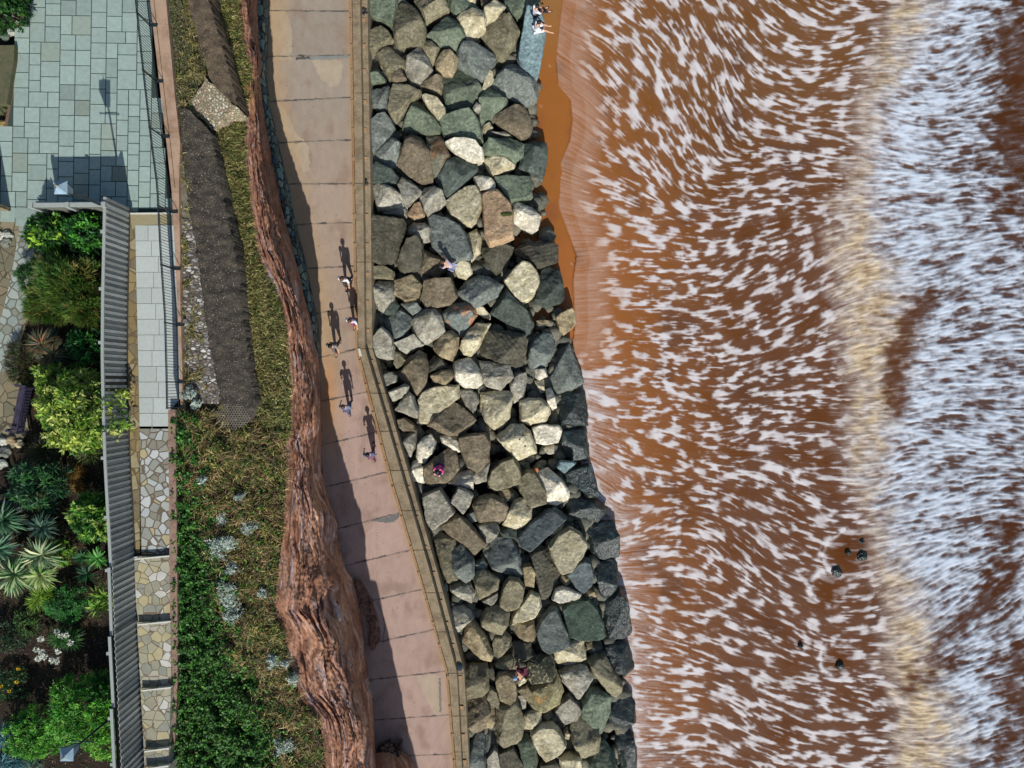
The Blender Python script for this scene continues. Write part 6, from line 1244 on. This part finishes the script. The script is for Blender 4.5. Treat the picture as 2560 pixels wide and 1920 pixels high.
p = P(52, 1022, 6.75); bench((p.x, p.y, 6.31), R(-11), 'dark purple slatted bench facing the garden path, the upper one')
p = P(8, 1310, 6.75); bench((p.x, p.y, 6.25), R(-8), 'dark bench half hidden by sword leaves at the left edge')
# ================= people =================
def skinm(name, c, rough=.6): return M(name, base=A(*c), rough=rough, spec=.3)
SK = skinm('skin', (224, 172, 138)); HAIR = skinm('dark_hair', (34, 26, 24), .5); HAIR2 = skinm('brown_hair', (84, 58, 40), .5)
PM = {}
def cm(c):
    if c not in PM: PM[c] = M('cloth_%d' % (len(PM)+1), base=A(*c), rough=.85, mul=(14, .88, 1.08))
    return PM[c]
def grow(name, verts, edges, mat, parent, root=0, lvl=2):
    me = bpy.data.meshes.new(name); me.from_pydata([v[:3] for v in verts], edges, []); o = bpy.data.objects.new(name, me); COL.objects.link(o)
    md = o.modifiers.new('skin', 'SKIN'); md.use_smooth_shade = True; md.branch_smoothing = .6
    if not me.skin_vertices: me.skin_vertices.new()
    for i, v in enumerate(verts):
        r = v[3]; me.skin_vertices[0].data[i].radius = (r, r) if not isinstance(r, tuple) else r
        me.skin_vertices[0].data[i].use_root = i == root
    sb = o.modifiers.new('smooth', 'SUBSURF'); sb.levels = lvl; sb.render_levels = lvl; me.materials.append(mat); o.parent = parent; return o
def person(loc, face, lab, pose, top, legc, hair=HAIR, shorts=False, bare=False, lean=0, hat=None):
    """pose: joint dictionary in body space (x right, y forward, z up), metres"""
    t = thing('person', loc, lab, 'person'); t.rotation_euler = (0, 0, face); J = pose
    V = []; E = []; ix = {}
    def add(n, p, r, par=None):
        V.append((*p, r)); ix[n] = len(V)-1
        if par is not None: E.append((ix[par], ix[n]))
    g = lambda a, b, k: tuple(a[i]+(b[i]-a[i])*k for i in range(3))
    add('pel', J['pel'], (.14, .10)); add('bel', g(J['pel'], J['chest'], .5), (.125, .09), 'pel'); add('chest', J['chest'], (.15, .10), 'bel'); add('neck', J['neck'], .05, 'chest'); hd = Vector(J['head'])-Vector(J['neck'])
    add('jaw', g(J['neck'], J['head'], .45), .065, 'neck'); add('head', J['head'], .092, 'jaw'); add('crown', tuple(Vector(J['head'])+hd.normalized()*.10), .062, 'head')
    for s in 'LR':
        sh, el, ha, hp, kn, an, to = (J[k+s] for k in ('sh', 'el', 'ha', 'hp', 'kn', 'an', 'to'))
        add('sh'+s, sh, .05, 'chest'); add('el'+s, el, .038, 'sh'+s); wr = g(el, ha, .86); add('wr'+s, wr, .026, 'el'+s); add('pa'+s, ha, (.04, .018), 'wr'+s)
        d = (Vector(ha)-Vector(el)).normalized(); sd = Vector((1 if s == 'R' else -1, 0, 0)); sd = (sd-d*sd.dot(d)).normalized()
        for k, (o_, ln) in enumerate(((-.03, .07), (-.01, .082), (.01, .076), (.03, .06))):
            b_ = Vector(ha)+sd*o_+d*.045; add(f'f{k}{s}', tuple(b_), .009, 'pa'+s); add(f'g{k}{s}', tuple(b_+d*ln+Vector((0, 0, -.02))), .008, f'f{k}{s}')
        b_ = Vector(ha)-sd*.045; add('th'+s, tuple(b_+d*.02), .011, 'pa'+s); add('ti'+s, tuple(b_+d*.055-sd*.02), .009, 'th'+s)
        add('hp'+s, hp, .085, 'pel'); add('mt'+s, g(hp, kn, .5), .075, 'hp'+s); add('kn'+s, kn, .055, 'mt'+s); add('ca'+s, g(kn, an, .35), .052, 'kn'+s); add('an'+s, an, .035, 'ca'+s); add('to'+s, to, (.045, .028), 'an'+s)
    grow('body', V, E, SK, t)
    # face: nose, ears and eyes on the head
    H = Vector(J['head']); fwd = Vector(J.get('look', (0, 1, 0))).normalized()
    mb = MB(); mb.tube(H+fwd*.07+Vector((0, 0, .0)), H+fwd*.115+Vector((0, 0, -.02)), .018, .012, 6); rt_ = fwd.cross(Vector((0, 0, 1))).normalized()
    for s in (-1, 1): mb.tube(H+rt_*s*.085, H+rt_*s*.1, .028, .02, 6)
    def loc(mb, nm, mat):
        me = bpy.data.meshes.new(nm); me.from_pydata([tuple(p) for p in mb.v], [], mb.f); me.materials.append(mat); o = bpy.data.objects.new(nm, me); COL.objects.link(o); o.parent = t; return o
    loc(mb, 'face', SK)
    # hair cap
    bm = bmesh.new(); bmesh.ops.create_icosphere(bm, subdivisions=3, radius=1)
    for w in bm.verts: w.co = Vector((w.co.x*.108, w.co.y*.118, w.co.z*.11))*(1+.06*mnoise.noise(w.co*4))+H+Vector((0, 0, .045))-fwd*.025
    me = bpy.data.meshes.new('hat' if hat else 'hair'); bm.to_mesh(me); bm.free(); me.materials.append(cm(hat) if hat else hair); me.polygons.foreach_set('use_smooth', np.ones(len(me.polygons), bool)); o = bpy.data.objects.new('hat' if hat else 'hair', me); COL.objects.link(o); o.parent = t
    # clothing grown over the same joints
    V2 = []; E2 = []; ix = {}; V_, E_ = V, E
    V, E = V2, E2
    def add2(n, p, r, par=None):
        V2.append((*p, r)); ix[n] = len(V2)-1
        if par is not None: E2.append((ix[par], ix[n]))
    add2('a', g(J['pel'], J['chest'], .12), (.17, .13)); add2('b', g(J['pel'], J['chest'], .55), (.165, .125), 'a'); add2('c', J['chest'], (.19, .135), 'b'); add2('d', g(J['chest'], J['neck'], .6), .075, 'c')
    for s in 'LR': add2('s'+s, J['sh'+s], .072, 'c'); add2('e'+s, g(J['sh'+s], J['el'+s], .95 if not bare else .6), .058, 's'+s)
    grow('shirt', V2, E2, cm(top), t, 0, 2)
    V2 = []; E2 = []; ix = {}
    def add3(n, p, r, par=None):
        V2.append((*p, r)); ix[n] = len(V2)-1
        if par is not None: E2.append((ix[par], ix[n]))
    add3('p', J['pel'], (.165, .13))
    for s in 'LR':
        add3('h'+s, J['hp'+s], .105, 'p'); add3('m'+s, g(J['hp'+s], J['kn'+s], .5), .098, 'h'+s); add3('k'+s, g(J['hp'+s], J['kn'+s], .95), .082, 'm'+s)
        if not shorts: add3('n'+s, g(J['kn'+s], J['an'+s], .9), .056, 'k'+s)
    grow('shorts' if shorts else 'trousers', V2, E2, cm(legc), t, 0, 2)
    if not shorts or legc == (30, 34, 48):
        for s in 'LR': mb = MB(); mb.bar(Vector(J['an'+s])-Vector((0, .05, .05)), Vector(J['to'+s])+Vector((0, .05, -.01)), .095, .06); loc(mb, 'shoe', cm((60, 58, 62)))
    return t
def walk(st_=.28, lean=.05):
    return dict(pel=(0, 0, .95), chest=(0, lean, 1.28), neck=(0, lean+.01, 1.48), head=(0, lean+.04, 1.62), shL=(-.2, lean, 1.42), shR=(.2, lean, 1.42), elL=(-.25, lean+.12, 1.14), elR=(.25, lean-.14, 1.14), haL=(-.24, lean+.28, .93), haR=(.25, lean-.12, .86),
                hpL=(-.1, 0, .9), hpR=(.1, 0, .9), knL=(-.1, -st_*.3, .5), knR=(.1, st_*.75, .52), anL=(-.1, -st_, .10), anR=(.1, st_, .08), toL=(-.1, -st_+.15, .03), toR=(.1, st_+.17, .05))
def sit(spread=.14):
    return dict(pel=(0, 0, .10), chest=(0, .07, .44), neck=(0, .11, .63), head=(0, .17, .76), look=(0, 1, -.5), shL=(-.2, .08, .57), shR=(.2, .08, .57), elL=(-.25, .24, .36), elR=(.25, .24, .36), haL=(-.12, .42, .24), haR=(.10, .42, .26),
                hpL=(-.1, .02, .1), hpR=(.1, .02, .1), knL=(-spread-.02, .45, .16), knR=(spread+.02, .45, .16), anL=(-spread-.04, .72, -.16), anR=(spread+.04, .78, -.16), toL=(-spread-.02, .9, -.2), toR=(spread+.08, .94, -.2))
def sit_knees():
    return dict(pel=(0, 0, .10), chest=(0, .08, .42), neck=(0, .16, .60), head=(0, .24, .70), look=(0, 1, -.6), shL=(-.2, .1, .54), shR=(.2, .1, .54), elL=(-.24, .26, .36), elR=(.24, .26, .36), haL=(-.12, .42, .32), haR=(.12, .42, .32),
                hpL=(-.1, .02, .1), hpR=(.1, .02, .1), knL=(-.13, .42, .42), knR=(.13, .42, .42), anL=(-.12, .56, .05), anR=(.12, .56, .05), toL=(-.12, .74, .03), toR=(.12, .74, .03))
def climb():
    return dict(pel=(0, 0, .82), chest=(0, .26, 1.04), neck=(0, .42, 1.14), head=(0, .54, 1.20), look=(0, .8, -.6), shL=(-.2, .34, 1.10), shR=(.2, .34, 1.10), elL=(-.24, .46, .86), elR=(.3, .5, .92), haL=(-.2, .6, .66), haR=(.34, .66, .74),
                hpL=(-.1, 0, .78), hpR=(.1, 0, .78), knL=(-.12, .22, .44), knR=(.14, .36, .58), anL=(-.12, -.04, .08), anR=(.14, .3, .2), toL=(-.12, .12, .03), toR=(.14, .46, .14))
def gz(u, v, z0=-1.2):
    r = rock_at(u, v); return r[1] if r else z0
def at_rock(u, v, dz=0):
    z = gz(u, v); p = P(u, v, z+.2); return Vector((p.x, p.y, z+dz))
person(at_rock(1339, 72, .0), R(-78), 'person in white tee and white shorts seated on the blue slab, bare legs dangling', sit(), (240, 240, 245), (238, 238, 244), HAIR, shorts=True)
person(at_rock(1336, 34, .0), R(-60), 'person in white top and dark trousers seated behind the one in shorts', sit(.08), (236, 238, 246), (36, 44, 60), HAIR)
def walker(u, v, face, *a, **k): p = P(u, v, 0); return person(Vector((p.x, p.y, 0)), R(face), *a, **k)
walker(874, 706, 180-8, 'walker in a white top on the promenade above the wall bend, the upper one', walk(), (236, 240, 246), (70, 60, 58), HAIR2)
walker(893, 806, 180-6, 'walker in a pale lilac top beside the sea wall just above its bend', walk(.2), (216, 222, 244), (150, 84, 96), HAIR2)
walker(846, 866, 180, 'walker in grey clothes in the middle of the promenade', walk(.34), (146, 140, 138), (104, 96, 94), HAIR)
walker(878, 1020, 8, 'walker in a blue and red striped top below the wall bend', walk(.36, .1), (120, 132, 160), (84, 92, 118), HAIR2)
walker(937, 1134, 16, 'walker in a darker blue top lowest on the promenade near the wall', walk(.36, .1), (96, 104, 140), (128, 84, 100), HAIR)
person(at_rock(1134, 672, .0), R(70), 'person in pale lilac scrambling over the boulders in the upper half', climb(), (190, 186, 214), (150, 156, 184), HAIR2)
person(at_rock(1101, 1166, .0), R(160), 'person in bright pink top and navy trousers crouched on a brown boulder', sit_knees(), (206, 60, 140), (44, 38, 96), HAIR)
person(at_rock(1312, 1668, .0), R(105), 'bending person in maroon with a pale blue cap beside the lichen-topped block', climb(), (118, 40, 60), (96, 40, 62), HAIR, hat=(140, 176, 214))
# little finds
def blob_obj(name, u, v, z, s, c, lab, cat):
    bm = bmesh.new(); bmesh.ops.create_icosphere(bm, subdivisions=3, radius=1)
    for w in bm.verts: w.co = Vector((w.co.x*s[0], w.co.y*s[1], w.co.z*s[2]))*(1+.3*mnoise.noise(w.co*2))
    me = bpy.data.meshes.new(name); bm.to_mesh(me); bm.free(); me.materials.append(c); o = bpy.data.objects.new(name, me); COL.objects.link(o); o.location = P(u, v, z); tag(o, lab, cat)
blob_obj('orange_stone', 1341, 1176, gz(1350, 1184)+.1, (.10, .14, .06), M('orange_stone', base=A(226, 140, 90), mul=(9, .8, 1.1)), 'small orange stone lodged above the white boulder with a rust spot', 'stone')
moss_m = M('green_moss', base=A(72, 82, 30), mul=(16, .6, 1.3), bump=[(20, .6, .03)])
mz = at_rock(1267, 536); blob_obj('moss_patch', 1267, 536, mz.z+.02, (.30, .10, .05), moss_m, 'green moss patch on the pinkish sandstone slab', 'moss')
hole_m = M('drill_hole', base=(.02, .017, .014), rough=1, spec=0)
for u, v in ((1288, 1089), (1307, 1089), (1299, 1098), (1313, 1115)):
    r = rock_at(u, v)
    if r:
        p = P(u, v, r[1]); mb = MB(); mb.tube((p.x, p.y, r[1]-.1), (p.x, p.y, r[1]+.012), .055, .05, 10)
        ob = mb.build('drill_hole', hole_m, r[0])
